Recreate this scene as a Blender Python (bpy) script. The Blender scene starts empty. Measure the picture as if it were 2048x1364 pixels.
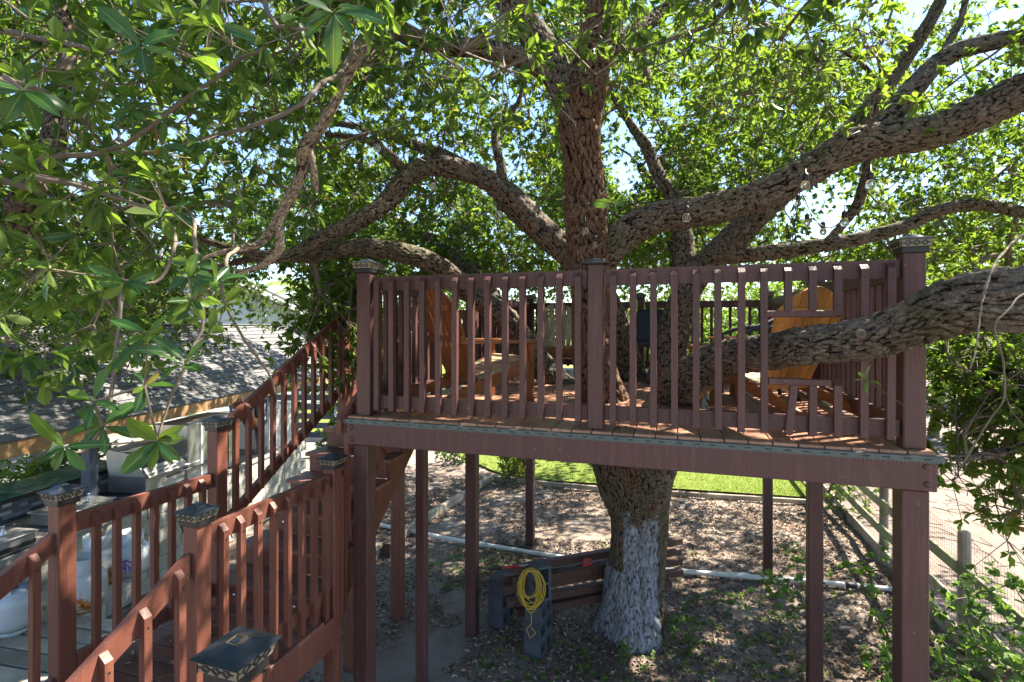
import bpy, math, random
import numpy as np
from mathutils import Vector, Matrix
random.seed(7); rng = np.random.default_rng(11)
R = math.radians
# ------------------------------------------------------------------ camera, sky, sun
sc = bpy.context.scene
COL = sc.collection
EYE = 3.65; F = 1021.0
cam = bpy.data.objects.new('camera', bpy.data.cameras.new('camera')); COL.objects.link(cam)
cam.location = (0, 0, EYE); cam.rotation_euler = (R(90), 0, 0)
cam.data.sensor_width = 36; cam.data.lens = F / 2048 * 36; cam.data.shift_y = -0.0148
cam.data.clip_start = 0.05; cam.data.clip_end = 900
sc.camera = cam
SUN_EL = 50; sun_h = Vector((0.93, 0.37)).normalized()
S = Vector((sun_h.x * math.cos(R(SUN_EL)), sun_h.y * math.cos(R(SUN_EL)), math.sin(R(SUN_EL))))
w = bpy.data.worlds.new('World'); sc.world = w; w.use_nodes = True
wn = w.node_tree.nodes; wl = w.node_tree.links
sky = wn.new('ShaderNodeTexSky'); sky.sky_type = 'NISHITA'; sky.sun_disc = False
sky.sun_elevation = R(SUN_EL); sky.sun_rotation = math.atan2(sun_h.x, sun_h.y)
sky.air_density = 1.0; sky.dust_density = 0.25; sky.ozone_density = 3.0
wl.new(sky.outputs[0], wn['Background'].inputs[0]); wn['Background'].inputs[1].default_value = 0.082
ld = bpy.data.lights.new('sun', 'SUN'); ld.energy = 5.0; ld.angle = R(0.6); ld.color = (1.0, 0.91, 0.76)
sun = bpy.data.objects.new('sun', ld); COL.objects.link(sun); sun.rotation_euler = S.to_track_quat('Z', 'Y').to_euler()
sc.view_settings.view_transform = 'Standard'; sc.view_settings.look = 'None'
sc.view_settings.gamma = 1.0; sc.view_settings.use_curve_mapping = False
sc.view_settings.exposure = 2.38
sc.cycles.max_bounces = 10; sc.cycles.transparent_max_bounces = 8

# ------------------------------------------------------------------ helpers
def P(px, py, D): return Vector(((px - 1024) / F * D, D, EYE - (py - 651.6) / F * D))
def G(px, py, z=0.0):
    D = (EYE - z) / (py - 651.6) * F
    return Vector(((px - 1024) / F * D, D, z))

def vnoise(p, seed=0):
    """smooth value noise, p (n,3) -> (n,) in -1..1"""
    p = np.asarray(p, float); i = np.floor(p).astype(np.int64); f = p - i; f = f * f * (3 - 2 * f)
    out = 0
    for dx in (0, 1):
        for dy in (0, 1):
            for dz in (0, 1):
                h = ((i[:, 0] + dx) * 374761393 + (i[:, 1] + dy) * 668265263 + (i[:, 2] + dz) * 2147483647 + seed * 974634777) & 0xffffffff
                h = ((h ^ (h >> 13)) * 1274126177) & 0xffffffff
                v = ((h ^ (h >> 16)) & 0xffff) / 65535.0
                out = out + v * np.where(dx, f[:, 0], 1 - f[:, 0]) * np.where(dy, f[:, 1], 1 - f[:, 1]) * np.where(dz, f[:, 2], 1 - f[:, 2])
    return out * 2 - 1

def np_mesh(name, V, faces, mat, smooth=False, attrs=None):
    """faces: (n,k) int array, or list of such arrays"""
    if isinstance(faces, np.ndarray): faces = [faces]
    me = bpy.data.meshes.new(name)
    V = np.asarray(V, np.float32); me.vertices.add(len(V)); me.vertices.foreach_set('co', V.ravel())
    loops = np.concatenate([f.ravel() for f in faces]).astype(np.int32)
    tot = np.concatenate([np.full(len(f), f.shape[1], np.int32) for f in faces])
    st = np.concatenate([[0], np.cumsum(tot)[:-1]]).astype(np.int32)
    me.loops.add(len(loops)); me.loops.foreach_set('vertex_index', loops)
    me.polygons.add(len(tot)); me.polygons.foreach_set('loop_start', st); me.polygons.foreach_set('loop_total', tot)
    me.polygons.foreach_set('use_smooth', np.full(len(tot), smooth))
    for k, a in (attrs or {}).items():
        at = me.attributes.new(k, 'FLOAT', 'POINT'); at.data.foreach_set('value', np.asarray(a, np.float32))
    me.update(); me.validate()
    if mat: me.materials.append(mat)
    return me

def link(name, me, parent=None, loc=None, rot=None):
    o = bpy.data.objects.new(name, me); COL.objects.link(o)
    if parent: o.parent = parent
    if loc is not None: o.location = loc
    if rot is not None: o.rotation_euler = rot
    return o

def tag(o, label=None, cat=None, group=None, kind=None):
    if label: o['label'] = label
    if cat: o['category'] = cat
    if group: o['group'] = group
    if kind: o['kind'] = kind
    return o

def empty(name, loc, rz=0, label=None, cat=None, group=None):
    o = bpy.data.objects.new(name, None); COL.objects.link(o); o.location = loc; o.rotation_euler = (0, 0, rz)
    o.empty_display_size = 0.1
    return tag(o, label, cat, group)

class MB:
    def __init__(s): s.v = []; s.f = []
    def add(s, vs, fs):
        b = len(s.v); s.v += [tuple(x) for x in vs]; s.f += [tuple(i + b for i in q) for q in fs]; return s
    def box(s, c, d, m=None, ch=0.004):
        """chamfered box: centre c, size d, optional 3x3 matrix"""
        hx, hy, hz = d[0] / 2, d[1] / 2, d[2] / 2; ch = min(ch, min(hx, hy, hz) * 0.45)
        vs = []; idx = {}
        for sx in (-1, 1):
            for sy in (-1, 1):
                for sz in (-1, 1):
                    for a in range(3):
                        k = [sx * (hx - ch), sy * (hy - ch), sz * (hz - ch)]
                        k[a] = (sx, sy, sz)[a] * (hx, hy, hz)[a]
                        idx[(sx, sy, sz, a)] = len(vs); vs.append(Vector(k))
        fs = []
        def face(ids):
            # orient outward
            p = [vs[i] for i in ids]; n = (p[1] - p[0]).cross(p[2] - p[0]); cc = sum(p, Vector()) / len(p)
            fs.append(ids if n.dot(cc) > 0 else ids[::-1])
        for a in range(3):
            b, c2 = [(1, 2), (0, 2), (0, 1)][a]
            for sa in (-1, 1):
                ids = []
                for (sb, sc_) in ((-1, -1), (1, -1), (1, 1), (-1, 1)):
                    k = [0, 0, 0]; k[a] = sa; k[b] = sb; k[c2] = sc_; ids.append(idx[(*k, a)])
                face(ids)
            for sb in (-1, 1):
                for sc_ in (-1, 1):
                    k0 = [0, 0, 0]; k1 = [0, 0, 0]
                    k0[a] = -1; k1[a] = 1; k0[b] = k1[b] = sb; k0[c2] = k1[c2] = sc_
                    face([idx[(*k0, b)], idx[(*k1, b)], idx[(*k1, c2)], idx[(*k0, c2)]])
        for sx in (-1, 1):
            for sy in (-1, 1):
                for sz in (-1, 1):
                    face([idx[(sx, sy, sz, 0)], idx[(sx, sy, sz, 1)], idx[(sx, sy, sz, 2)]])
        c = Vector(c)
        if m is not None: vs = [m @ q for q in vs]
        return s.add([q + c for q in vs], fs)
    def beam(s, a, b, wd, h, up=(0, 0, 1), ch=0.004):
        """box from a to b, width wd, height h"""
        a = Vector(a); b = Vector(b); x = (b - a); L = x.length; x.normalize()
        y = Vector(up).cross(x).normalized(); z = x.cross(y)
        return s.box((a + b) / 2, (L, wd, h), Matrix((x, y, z)).transposed(), ch)
    def sbar(s, a, b, out, t, h):
        """bar with vertical ends from a to b (centre of the bar), thickness t along out, height h along z"""
        a = Vector(a); b = Vector(b); o = Vector(out).normalized() * t / 2; z = Vector((0, 0, h / 2))
        vs = [a - o - z, a + o - z, a + o + z, a - o + z, b - o - z, b + o - z, b + o + z, b - o + z]
        fs = [(0, 1, 2, 3), (7, 6, 5, 4), (0, 4, 5, 1), (1, 5, 6, 2), (2, 6, 7, 3), (3, 7, 4, 0)]
        return s.add(vs, fs)
    def tube(s, pts, rad, n=8, cap=True):
        pts = [Vector(p) for p in pts]
        if not hasattr(rad, '__len__'): rad = [rad] * len(pts)
        up = Vector((0, 0, 1)); d = (pts[1] - pts[0]).normalized()
        if abs(d.dot(up)) > 0.9: up = Vector((1, 0, 0))
        x = up.cross(d).normalized(); vs = []; fs = []
        for i, p in enumerate(pts):
            d = (pts[min(i + 1, len(pts) - 1)] - pts[max(i - 1, 0)]).normalized()
            x = (x - d * x.dot(d)).normalized(); y = d.cross(x)
            for k in range(n):
                a = 2 * math.pi * k / n; vs.append(p + (x * math.cos(a) + y * math.sin(a)) * rad[i])
        for i in range(len(pts) - 1):
            for k in range(n):
                fs.append((i * n + k, i * n + (k + 1) % n, (i + 1) * n + (k + 1) % n, (i + 1) * n + k))
        if cap: fs.append(tuple(range(n))[::-1]); fs.append(tuple((len(pts) - 1) * n + k for k in range(n)))
        return s.add(vs, fs)
    def lathe(s, prof, c=(0, 0, 0), n=20):
        vs = []; fs = []
        for r, z in prof:
            for k in range(n):
                a = 2 * math.pi * k / n; vs.append((c[0] + r * math.cos(a), c[1] + r * math.sin(a), c[2] + z))
        for i in range(len(prof) - 1):
            for k in range(n): fs.append((i * n + k, i * n + (k + 1) % n, (i + 1) * n + (k + 1) % n, (i + 1) * n + k))
        fs.append(tuple(range(n))[::-1]); fs.append(tuple((len(prof) - 1) * n + k for k in range(n)))
        return s.add(vs, fs)
    def prism(s, poly, y0, y1):
        """poly in x,z extruded in y"""
        n = len(poly)
        vs = [(x, y0, z) for x, z in poly] + [(x, y1, z) for x, z in poly]
        fs = [tuple(range(n)), tuple(range(2 * n - 1, n - 1, -1))] + [(i, i + n, (i + 1) % n + n, (i + 1) % n) for i in range(n)]
        return s.add(vs, fs)
    def mesh(s, name, mat, smooth=False):
        me = bpy.data.meshes.new(name); me.from_pydata([tuple(v) for v in s.v], [], s.f)
        if mat: me.materials.append(mat)
        if smooth: me.polygons.foreach_set('use_smooth', [True] * len(me.polygons))
        me.update(); return me
    def build(s, name, mat, parent=None, smooth=False, loc=None, rot=None):
        return link(name, s.mesh(name, mat, smooth), parent, loc, rot)

# ------------------------------------------------------------------ materials
class NT:
    def __init__(s, name):
        s.m = bpy.data.materials.new(name); s.m.use_nodes = True; s.n = s.m.node_tree.nodes; s.l = s.m.node_tree.links
        s.b = s.n['Principled BSDF']; s.out = s.n['Material Output']
    def node(s, t, **k):
        nd = s.n.new(t)
        for a, v in k.items():
            if a in nd.inputs: nd.inputs[a].default_value = v
            else: setattr(nd, a, v)
        return nd
    def ln(s, a, b): s.l.new(a, b)
    def coord(s, kind='Object', scale=(1, 1, 1), rnd=0.0):
        tc = s.node('ShaderNodeTexCoord'); mp = s.node('ShaderNodeMapping'); mp.inputs['Scale'].default_value = scale
        s.ln(tc.outputs[kind], mp.inputs[0])
        if rnd:
            oi = s.node('ShaderNodeObjectInfo'); ml = s.node('ShaderNodeMath', operation='MULTIPLY'); ml.inputs[1].default_value = rnd
            s.ln(oi.outputs['Random'], ml.inputs[0]); cb = s.node('ShaderNodeCombineXYZ')
            for i in range(3): s.ln(ml.outputs[0], cb.inputs[i])
            s.ln(cb.outputs[0], mp.inputs['Location'])
        return mp.outputs[0]
    def noise(s, vec, scale, detail=4, rough=0.6, dist=0.0):
        nd = s.node('ShaderNodeTexNoise'); nd.inputs['Scale'].default_value = scale; nd.inputs['Detail'].default_value = detail
        nd.inputs['Roughness'].default_value = rough; nd.inputs['Distortion'].default_value = dist; s.ln(vec, nd.inputs['Vector']); return nd.outputs['Fac']
    def ramp(s, fac, stops, interp='LINEAR'):
        r = s.node('ShaderNodeValToRGB'); r.color_ramp.interpolation = interp; e = r.color_ramp.elements
        while len(e) < len(stops): e.new(0.5)
        for i, (p, c) in enumerate(stops):
            e[i].position = p; e[i].color = (*c, 1) if len(c) == 3 else c
        s.ln(fac, r.inputs[0]); return r.outputs[0]
    def mix(s, fac, a, b, mode='MIX'):
        m = s.node('ShaderNodeMix'); m.data_type = 'RGBA'; m.blend_type = mode
        for sock, val in ((m.inputs[0], fac), (m.inputs[6], a), (m.inputs[7], b)):
            if isinstance(val, bpy.types.NodeSocket): s.ln(val, sock)
            elif isinstance(val, (int, float)): sock.default_value = val
            else: sock.default_value = (*val, 1)
        return m.outputs[2]
    def math(s, op, a, b=0.0):
        m = s.node('ShaderNodeMath', operation=op)
        for i, v in enumerate((a, b)):
            if isinstance(v, bpy.types.NodeSocket): s.ln(v, m.inputs[i])
            else: m.inputs[i].default_value = v
        return m.outputs[0]
    def rnd(s): return s.node('ShaderNodeObjectInfo').outputs['Random']
    def attr(s, name):
        a = s.node('ShaderNodeAttribute'); a.attribute_name = name; return a.outputs['Fac']
    def bump(s, h, strength=0.3, dist=0.01):
        b = s.node('ShaderNodeBump'); b.inputs['Strength'].default_value = strength; b.inputs['Distance'].default_value = dist
        s.ln(h, b.inputs['Height']); s.ln(b.outputs[0], s.b.inputs['Normal'])
    def setp(s, col=None, rough=None, metal=None, spec=None):
        if col is not None:
            if isinstance(col, bpy.types.NodeSocket): s.ln(col, s.b.inputs['Base Color'])
            else: s.b.inputs['Base Color'].default_value = (*col, 1)
        if rough is not None:
            if isinstance(rough, bpy.types.NodeSocket): s.ln(rough, s.b.inputs['Roughness'])
            else: s.b.inputs['Roughness'].default_value = rough
        if metal is not None: s.b.inputs['Metallic'].default_value = metal
        if spec is not None: s.b.inputs['Specular IOR Level'].default_value = spec
        return s.m

def m_paint(name, c, scale=(1, 1, 1), worn=(0.30, 0.20, 0.15), rough=0.50, var=0.38, wornamt=0.045):
    t = NT(name); v = t.coord('Object', scale, 13.0)
    n1 = t.noise(v, 2.2, 5, 0.65); n2 = t.noise(v, 34, 4, 0.7)
    lo = tuple(x * (1 - var) for x in c); hi = tuple(min(1, x * (1 + var)) for x in c)
    col = t.mix(n1, lo, hi); col = t.mix(t.math('MULTIPLY', n2, 0.35), col, tuple(x * 0.55 for x in c))
    rr = t.math('ADD', t.math('MULTIPLY', t.rnd(), 0.24), 0.88)
    hs = t.node('ShaderNodeHueSaturation'); t.ln(rr, hs.inputs['Value']); t.ln(col, hs.inputs['Color']); col = hs.outputs[0]
    st_n = t.noise(t.coord('Object', (26, 26, 2.0), 13.0), 1.0, 4, 0.7); col = t.mix(t.math('MULTIPLY', t.ramp(st_n, [(0.50, (0, 0, 0)), (0.72, (1, 1, 1))]), 0.38), col, tuple(min(1, x * 1.9 + 0.02) for x in c))
    chips = t.ramp(t.noise(v, 17, 6, 0.75), [(0.0, (0, 0, 0)), (0.70 - wornamt, (0, 0, 0)), (0.73, (1, 1, 1))])
    col = t.mix(chips, col, worn)
    t.bump(t.math('ADD', t.math('MULTIPLY', n2, 0.5), t.noise(t.coord('Object', (90, 90, 6)), 1, 3, 0.6)), 0.7, 0.005)
    return t.setp(col, t.math('ADD', t.math('MULTIPLY', n1, 0.3), rough - 0.12))

def m_wood(name, c0, c1, gs=(60, 60, 3.5), rough=0.6, rnd=9.0, dark=None, bump=0.4, gap=None):
    t = NT(name); v = t.coord('Object', (1, 1, 1), rnd)
    vg = t.coord('Object', gs, rnd)
    g = t.noise(vg, 1.0, 6, 0.65, 1.2); b = t.noise(v, 3.0, 4, 0.6)
    col = t.mix(t.ramp(g, [(0.3, (0, 0, 0)), (0.68, (1, 1, 1))]), c0, c1)
    dk = dark or tuple(x * 0.35 for x in c0)
    col = t.mix(t.math('MULTIPLY', t.ramp(b, [(0.35, (1, 1, 1)), (0.62, (0, 0, 0))]), 0.55), col, dk)
    rr = t.math('ADD', t.math('MULTIPLY', t.rnd(), 0.5), 0.75)
    hs = t.node('ShaderNodeHueSaturation'); t.ln(rr, hs.inputs['Value']); t.ln(col, hs.inputs['Color'])
    t.bump(g, bump, 0.004); return t.setp(hs.outputs[0], rough)

def m_plain(name, c, rough=0.5, metal=0.0, var=0.2, scale=12, bump=0.1, rnd=5.0, spec=None, vrnd=0.0):
    t = NT(name); v = t.coord('Object', (1, 1, 1), rnd); n = t.noise(v, scale, 6, 0.65)
    col = t.mix(n, tuple(x * (1 - var) for x in c), tuple(min(1, x * (1 + var)) for x in c))
    if vrnd:
        rr = t.math('ADD', t.math('MULTIPLY', t.rnd(), 2 * vrnd), 1 - vrnd)
        hs = t.node('ShaderNodeHueSaturation'); t.ln(rr, hs.inputs['Value']); t.ln(col, hs.inputs['Color']); col = hs.outputs[0]
    t.bump(n, bump, 0.01); return t.setp(col, rough, metal, spec)

def m_leaf(name, ramp_stops, under, gloss=0.38, trans=0.4, use_rnd=False, mid=None, tcol=(0.32, 0.5, 0.05)):
    t = NT(name)
    f = t.rnd() if use_rnd else t.attr('tint')
    col = t.ramp(f, ramp_stops)
    geo = t.node('ShaderNodeNewGeometry')
    if mid:
        m = t.attr('mid'); col = t.mix(t.math('MULTIPLY', t.ramp(m, [(0.80, (0, 0, 0)), (0.95, (1, 1, 1))]), 0.8), col, mid)
        vn = t.noise(t.coord('Object'), 60, 3, 0.6); col = t.mix(t.math('MULTIPLY', vn, 0.35), col, tuple(x * 0.5 for x in under))
    t.b.inputs['Specular IOR Level'].default_value = 0.35
    top = col; col = t.mix(geo.outputs['Backfacing'], col, under)
    t.setp(col, t.math('ADD', t.math('MULTIPLY', geo.outputs['Backfacing'], 0.3), gloss))
    tr = t.node('ShaderNodeBsdfTranslucent'); t.ln(t.mix(0.45, top, tcol), tr.inputs[0])
    mx = t.node('ShaderNodeMixShader'); mx.inputs[0].default_value = trans
    t.ln(t.b.outputs[0], mx.inputs[1]); t.ln(tr.outputs[0], mx.inputs[2]); t.ln(mx.outputs[0], t.out.inputs[0])
    return t.m

M = {}
PAINT = (0.074, 0.028, 0.025)
M['paint'] = m_paint('maroon_paint', PAINT)
M['paint2'] = m_paint('maroon_paint_stairs', (0.125, 0.041, 0.026))
M['tread'] = m_wood('painted_tread', (0.15, 0.06, 0.045), (0.25, 0.105, 0.075), (5, 45, 45), 0.5, bump=0.3)
M['deck'] = m_wood('stained_deck_board', (0.26, 0.12, 0.075), (0.46, 0.24, 0.145), (38, 2.2, 10), 0.42, dark=(0.16, 0.08, 0.06), bump=0.5)
M['cedar'] = m_wood('cedar_wood', (0.20, 0.062, 0.018), (0.42, 0.15, 0.04), (70, 70, 4), 0.5, dark=(0.10, 0.03, 0.012))
M['cedarx'] = m_wood('cedar_wood_lengthwise', (0.20, 0.065, 0.02), (0.40, 0.15, 0.045), (4, 70, 70), 0.5, dark=(0.10, 0.035, 0.015))
M['amber'] = m_wood('amber_cedar_wood', (0.36, 0.15, 0.035), (0.62, 0.30, 0.075), (45, 45, 4), 0.5, dark=(0.3, 0.12, 0.03))
M['seatwood'] = m_wood('weathered_seat_wood', (0.30, 0.22, 0.13), (0.48, 0.38, 0.24), (45, 4, 45), 0.65, dark=(0.14, 0.10, 0.06))
M['greywood'] = m_wood('weathered_grey_wood', (0.24, 0.20, 0.15), (0.42, 0.37, 0.29), (4, 50, 50), 0.8, dark=(0.10, 0.08, 0.06))
M['moss'] = m_wood('mossy_rail_wood', (0.20, 0.21, 0.12), (0.42, 0.42, 0.28), (3, 3, 3), 0.85, dark=(0.12, 0.15, 0.06))
M['timber'] = m_wood('brown_timber', (0.07, 0.032, 0.022), (0.12, 0.058, 0.04), (4, 30, 30), 0.7, dark=(0.06, 0.03, 0.02))
M['fascia'] = m_wood('pine_fascia', (0.26, 0.145, 0.065), (0.44, 0.27, 0.125), (2.5, 40, 25), 0.6, dark=(0.20, 0.09, 0.03))
M['black'] = m_plain('black_metal_cap', (0.016, 0.021, 0.032), 0.3, 0.0, 0.4, 14, 0.05, spec=0.7)
M['blacktrim'] = m_plain('black_metal_trim', (0.012, 0.012, 0.014), 0.4, 0.0, 0.3)
M['capglass'] = m_plain('pearl_lens', (0.22, 0.21, 0.15), 0.25, 0.0, 0.25, 40)
M['gold'] = m_plain('gold_print', (0.45, 0.32, 0.1), 0.4, 0.6)
M['wicker'] = m_plain('navy_wicker', (0.022, 0.026, 0.042), 0.5, 0, 0.5, 120, 0.6)
M['galv'] = m_plain('galvanised_strip', (0.075, 0.095, 0.092), 0.5, 0.3, 0.5, 25)
M['steel'] = m_plain('brushed_steel', (0.42, 0.43, 0.45), 0.32, 0.85, 0.15, 8, 0.05)
M['steel_lit'] = m_plain('lit_steel', (0.42, 0.41, 0.38), 0.4, 0.4, 0.12, 8, 0.05)  # lit copy of the steel, the light's warm tone put into its colour
M['white'] = m_plain('white_paint', (0.52, 0.52, 0.51), 0.6, 0, 0.1, 5, 0.1)
M['pvc'] = m_plain('white_pvc', (0.66, 0.66, 0.63), 0.4, 0, 0.2, 9)
M['pave'] = m_plain('grey_paving', (0.17, 0.165, 0.155), 0.9, 0, 0.3, 3, 0.4)  # even grey tone of the patio paving
M['navy'] = m_plain('slate_blue_boards', (0.045, 0.06, 0.10), 0.5, 0, 0.3, 9)
M['block'] = m_plain('painted_block', (0.31, 0.30, 0.26), 0.85, 0, 0.25, 20, 0.4, vrnd=0.15)
M['cinder'] = m_plain('dark_cinder_block', (0.055, 0.062, 0.072), 0.85, 0, 0.4, 40, 0.6, vrnd=0.2)
M['rope'] = m_plain('yellow_cord', (0.55, 0.38, 0.03), 0.5, 0, 0.2)
M['wire'] = m_plain('black_cable', (0.012, 0.012, 0.012), 0.5)
M['meshwire'] = m_plain('wire_mesh', (0.10, 0.09, 0.085), 0.5, 0.6)
M['red'] = m_plain('red_tool_paint', (0.42, 0.02, 0.015), 0.35)
M['counter'] = m_plain('dark_counter_edge', (0.012, 0.013, 0.02), 0.3)
M['concrete'] = m_plain('pale_concrete', (0.25, 0.24, 0.22), 0.9, 0, 0.25, 6, 0.4)
M['brownpipe'] = m_plain('brown_stove_pipe', (0.16, 0.05, 0.025), 0.4, 0.4, 0.4)
M['mirror'] = m_plain('bright_bolt_steel', (0.75, 0.77, 0.8), 0.15, 0.9, 0.1)
M['socket'] = m_plain('black_bulb_socket', (0.010, 0.010, 0.012), 0.45)
M['clay'] = m_plain('terracotta', (0.5, 0.2, 0.08), 0.8)
t = NT('bulb_glass'); t.b.inputs['Transmission Weight'].default_value = 0.96; t.setp((0.97, 0.97, 0.95), 0.02); t.b.inputs['IOR'].default_value = 1.25; M['glass'] = t.m
t = NT('filament'); M['filament'] = t.setp((0.7, 0.35, 0.12), 0.4)
t = NT('green_polished_counter'); v = t.coord(); n = t.noise(v, 2.4, 6, 0.7, 1.5)
M['greenstone'] = t.setp(t.ramp(n, [(0.3, (0.02, 0.13, 0.10)), (0.5, (0.10, 0.30, 0.21)), (0.6, (0.34, 0.47, 0.33)), (0.72, (0.04, 0.2, 0.15))]), 0.12)
t = NT('mosaic_tile'); M['mosaic'] = t.setp(t.ramp(t.rnd(), [(0.0, (0.055, 0.065, 0.085)), (0.35, (0.12, 0.14, 0.17)), (0.7, (0.26, 0.28, 0.32)), (1, (0.42, 0.45, 0.50))]), 0.3)
t = NT('roof_shingle'); v = t.coord('Object', (1, 1, 1), 7.0); n = t.noise(v, 110, 5, 0.8); r = t.rnd()
c = t.mix(n, (0.075, 0.077, 0.086), (0.185, 0.185, 0.185)); c = t.mix(t.math('MULTIPLY', r, 0.55), c, (0.13, 0.125, 0.12))
t.bump(n, 0.5, 0.006); M['shingle'] = t.setp(c, 0.95)
t = NT('propane_tank_paint'); v = t.coord('Object', (1, 1, 1), 21.0); n = t.noise(v, 4, 7, 0.72); tc = t.node('ShaderNodeTexCoord'); sp = t.node('ShaderNodeSeparateXYZ'); t.ln(tc.outputs['Object'], sp.inputs[0])
rz = t.math('SUBTRACT', t.math('ADD', n, t.math('MULTIPLY', t.math('SUBTRACT', 0.16, sp.outputs[2]), 0.9)), 0.0)
rust = t.ramp(rz, [(0.50, (0, 0, 0)), (0.54, (1, 1, 1))]); c = t.mix(t.noise(v, 9, 4), (0.30, 0.33, 0.36), (0.46, 0.48, 0.48))
M['tank'] = t.setp(t.mix(rust, c, t.ramp(t.noise(v, 30, 4), [(0.35, (0.10, 0.03, 0.01)), (0.65, (0.50, 0.20, 0.04))])), 0.4)
M['tankclean'] = m_plain('clean_tank_paint', (0.38, 0.42, 0.46), 0.35, 0, 0.3, 5)
t = NT('tank_label'); v = t.coord('Object'); n = t.noise(v, 45, 3, 0.6)
M['label'] = t.setp(t.ramp(n, [(0.4, (0.62, 0.62, 0.66)), (0.52, (0.10, 0.12, 0.42)), (0.66, (0.32, 0.05, 0.12))]), 0.45)

# bark: cracks come with the mesh attribute, whitewash by height
def m_bark(name, plate, plate2, crack, paint=False, moss=0.35):
    t = NT(name); v = t.coord('Object'); cr = t.attr('crack')
    n1 = t.noise(v, 9, 5, 0.7); n2 = t.noise(v, 55, 5, 0.75); n3 = t.noise(v, 2.3, 3, 0.6)
    pl = t.mix(t.ramp(n1, [(0.35, (0, 0, 0)), (0.65, (1, 1, 1))]), plate, plate2)
    pl = t.mix(t.ramp(n2, [(0.48, (0, 0, 0)), (0.62, (1, 1, 1))]), pl, tuple(min(1, x * 1.7) for x in plate))
    ms = t.math('MULTIPLY', t.ramp(n3, [(0.50, (0, 0, 0)), (0.66, (1, 1, 1))]), moss)
    pl = t.mix(ms, pl, (0.055, 0.075, 0.02))
    fac = t.ramp(t.math('ADD', cr, t.math('MULTIPLY', t.math('SUBTRACT', n2, 0.5), 0.5)), [(0.10, (0, 0, 0)), (0.55, (1, 1, 1))])
    if paint:
        tc = t.node('ShaderNodeTexCoord'); sp = t.node('ShaderNodeSeparateXYZ'); t.ln(tc.outputs['Object'], sp.inputs[0])
        h = t.math('ADD', t.math('MULTIPLY', sp.outputs[2], -1.0), t.math('ADD', 1.45, t.math('MULTIPLY', t.math('SUBTRACT', t.noise(v, 3.5, 4, 0.7), 0.5), 1.1)))
        # bare strip on the right flank and scar on the left
        xx = t.math('SUBTRACT', 0.19, t.math('ADD', sp.outputs[0], t.math('MULTIPLY', t.math('SUBTRACT', n1, 0.5), 0.12)))
        h = t.math('MINIMUM', h, t.math('MULTIPLY', xx, 4.0))
        xl = t.math('ADD', t.math('ADD', sp.outputs[0], 0.21), t.math('MULTIPLY', t.math('SUBTRACT', n1, 0.5), 0.1))
        zl = t.math('SUBTRACT', 0.8, sp.outputs[2])
        h = t.math('MINIMUM', h, t.math('MULTIPLY', t.math('MAXIMUM', xl, zl), 4.0))
        pf = t.ramp(h, [(0.0, (0, 0, 0)), (0.12, (1, 1, 1))])
        sk = t.ramp(t.noise(t.coord('Object', (17, 17, 1.8)), 1.0, 4, 0.7), [(0.36, (0.25, 0.25, 0.25)), (0.56, (1, 1, 1))]); pf = t.math('MULTIPLY', pf, sk)
        pf2 = t.math('MULTIPLY', pf, t.ramp(n2, [(0.30, (0.35, 0.35, 0.35)), (0.45, (1, 1, 1))]))
        pl = t.mix(t.math('MULTIPLY', pf2, t.ramp(n1, [(0.3, (0.55, 0.55, 0.55)), (0.55, (1, 1, 1))])), pl, (0.33, 0.35, 0.39))
    col = t.mix(fac, t.mix(t.math('MULTIPLY', pf2, 0.45), crack, (0.22, 0.225, 0.25)) if paint else crack, pl)
    t.bump(t.math('ADD', t.math('MULTIPLY', n2, 0.6), t.noise(v, 140, 3, 0.7)), 0.6, 0.006)
    return t.setp(col, 0.92, spec=0.15)
M['bark'] = m_bark('oak_bark', (0.140, 0.115, 0.092), (0.066, 0.050, 0.039), (0.010, 0.007, 0.005))
M['barkred'] = m_bark('reddish_oak_bark', (0.135, 0.088, 0.062), (0.085, 0.038, 0.022), (0.012, 0.006, 0.004), moss=0.15)
M['barktrunk'] = m_bark('whitewashed_oak_bark', (0.12, 0.092, 0.066), (0.060, 0.044, 0.032), (0.010, 0.008, 0.007), paint=True)
M['palecrack'] = m_bark('pale_cracked_bark', (0.34, 0.29, 0.23), (0.17, 0.12, 0.09), (0.05, 0.035, 0.028), moss=0.2)  # pale cracked bark mix for the near branches
M['twig'] = m_plain('twig_bark', (0.135, 0.108, 0.08), 0.85, 0, 0.45, 18, 0.4)
M['palebark'] = m_plain('pale_plain_bark', (0.36, 0.31, 0.25), 0.85, 0, 0.5, 22, 0.6)  # plain pale bark without crack colour
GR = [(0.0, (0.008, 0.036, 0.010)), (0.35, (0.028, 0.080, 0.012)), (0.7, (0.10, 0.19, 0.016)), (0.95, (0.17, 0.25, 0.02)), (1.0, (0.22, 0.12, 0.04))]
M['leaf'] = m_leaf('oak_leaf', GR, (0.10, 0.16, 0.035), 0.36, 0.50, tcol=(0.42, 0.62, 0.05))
M['leafb'] = m_leaf('dark_leaf', [(0.0, (0.012, 0.05, 0.022)), (0.5, (0.03, 0.10, 0.03)), (1.0, (0.09, 0.17, 0.03))], (0.10, 0.15, 0.07), 0.3, 0.3)  # dark green leaves of the background trees
M['leafnear'] = m_leaf('broad_oak_leaf', [(0.0, (0.010, 0.062, 0.020)), (0.4, (0.022, 0.095, 0.022)), (0.75, (0.05, 0.135, 0.016)), (0.93, (0.12, 0.20, 0.02)), (0.985, (0.14, 0.22, 0.03)), (1.0, (0.36, 0.14, 0.03))],
                       (0.10, 0.15, 0.035), 0.36, 0.34, use_rnd=True, mid=(0.22, 0.30, 0.06))
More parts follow.
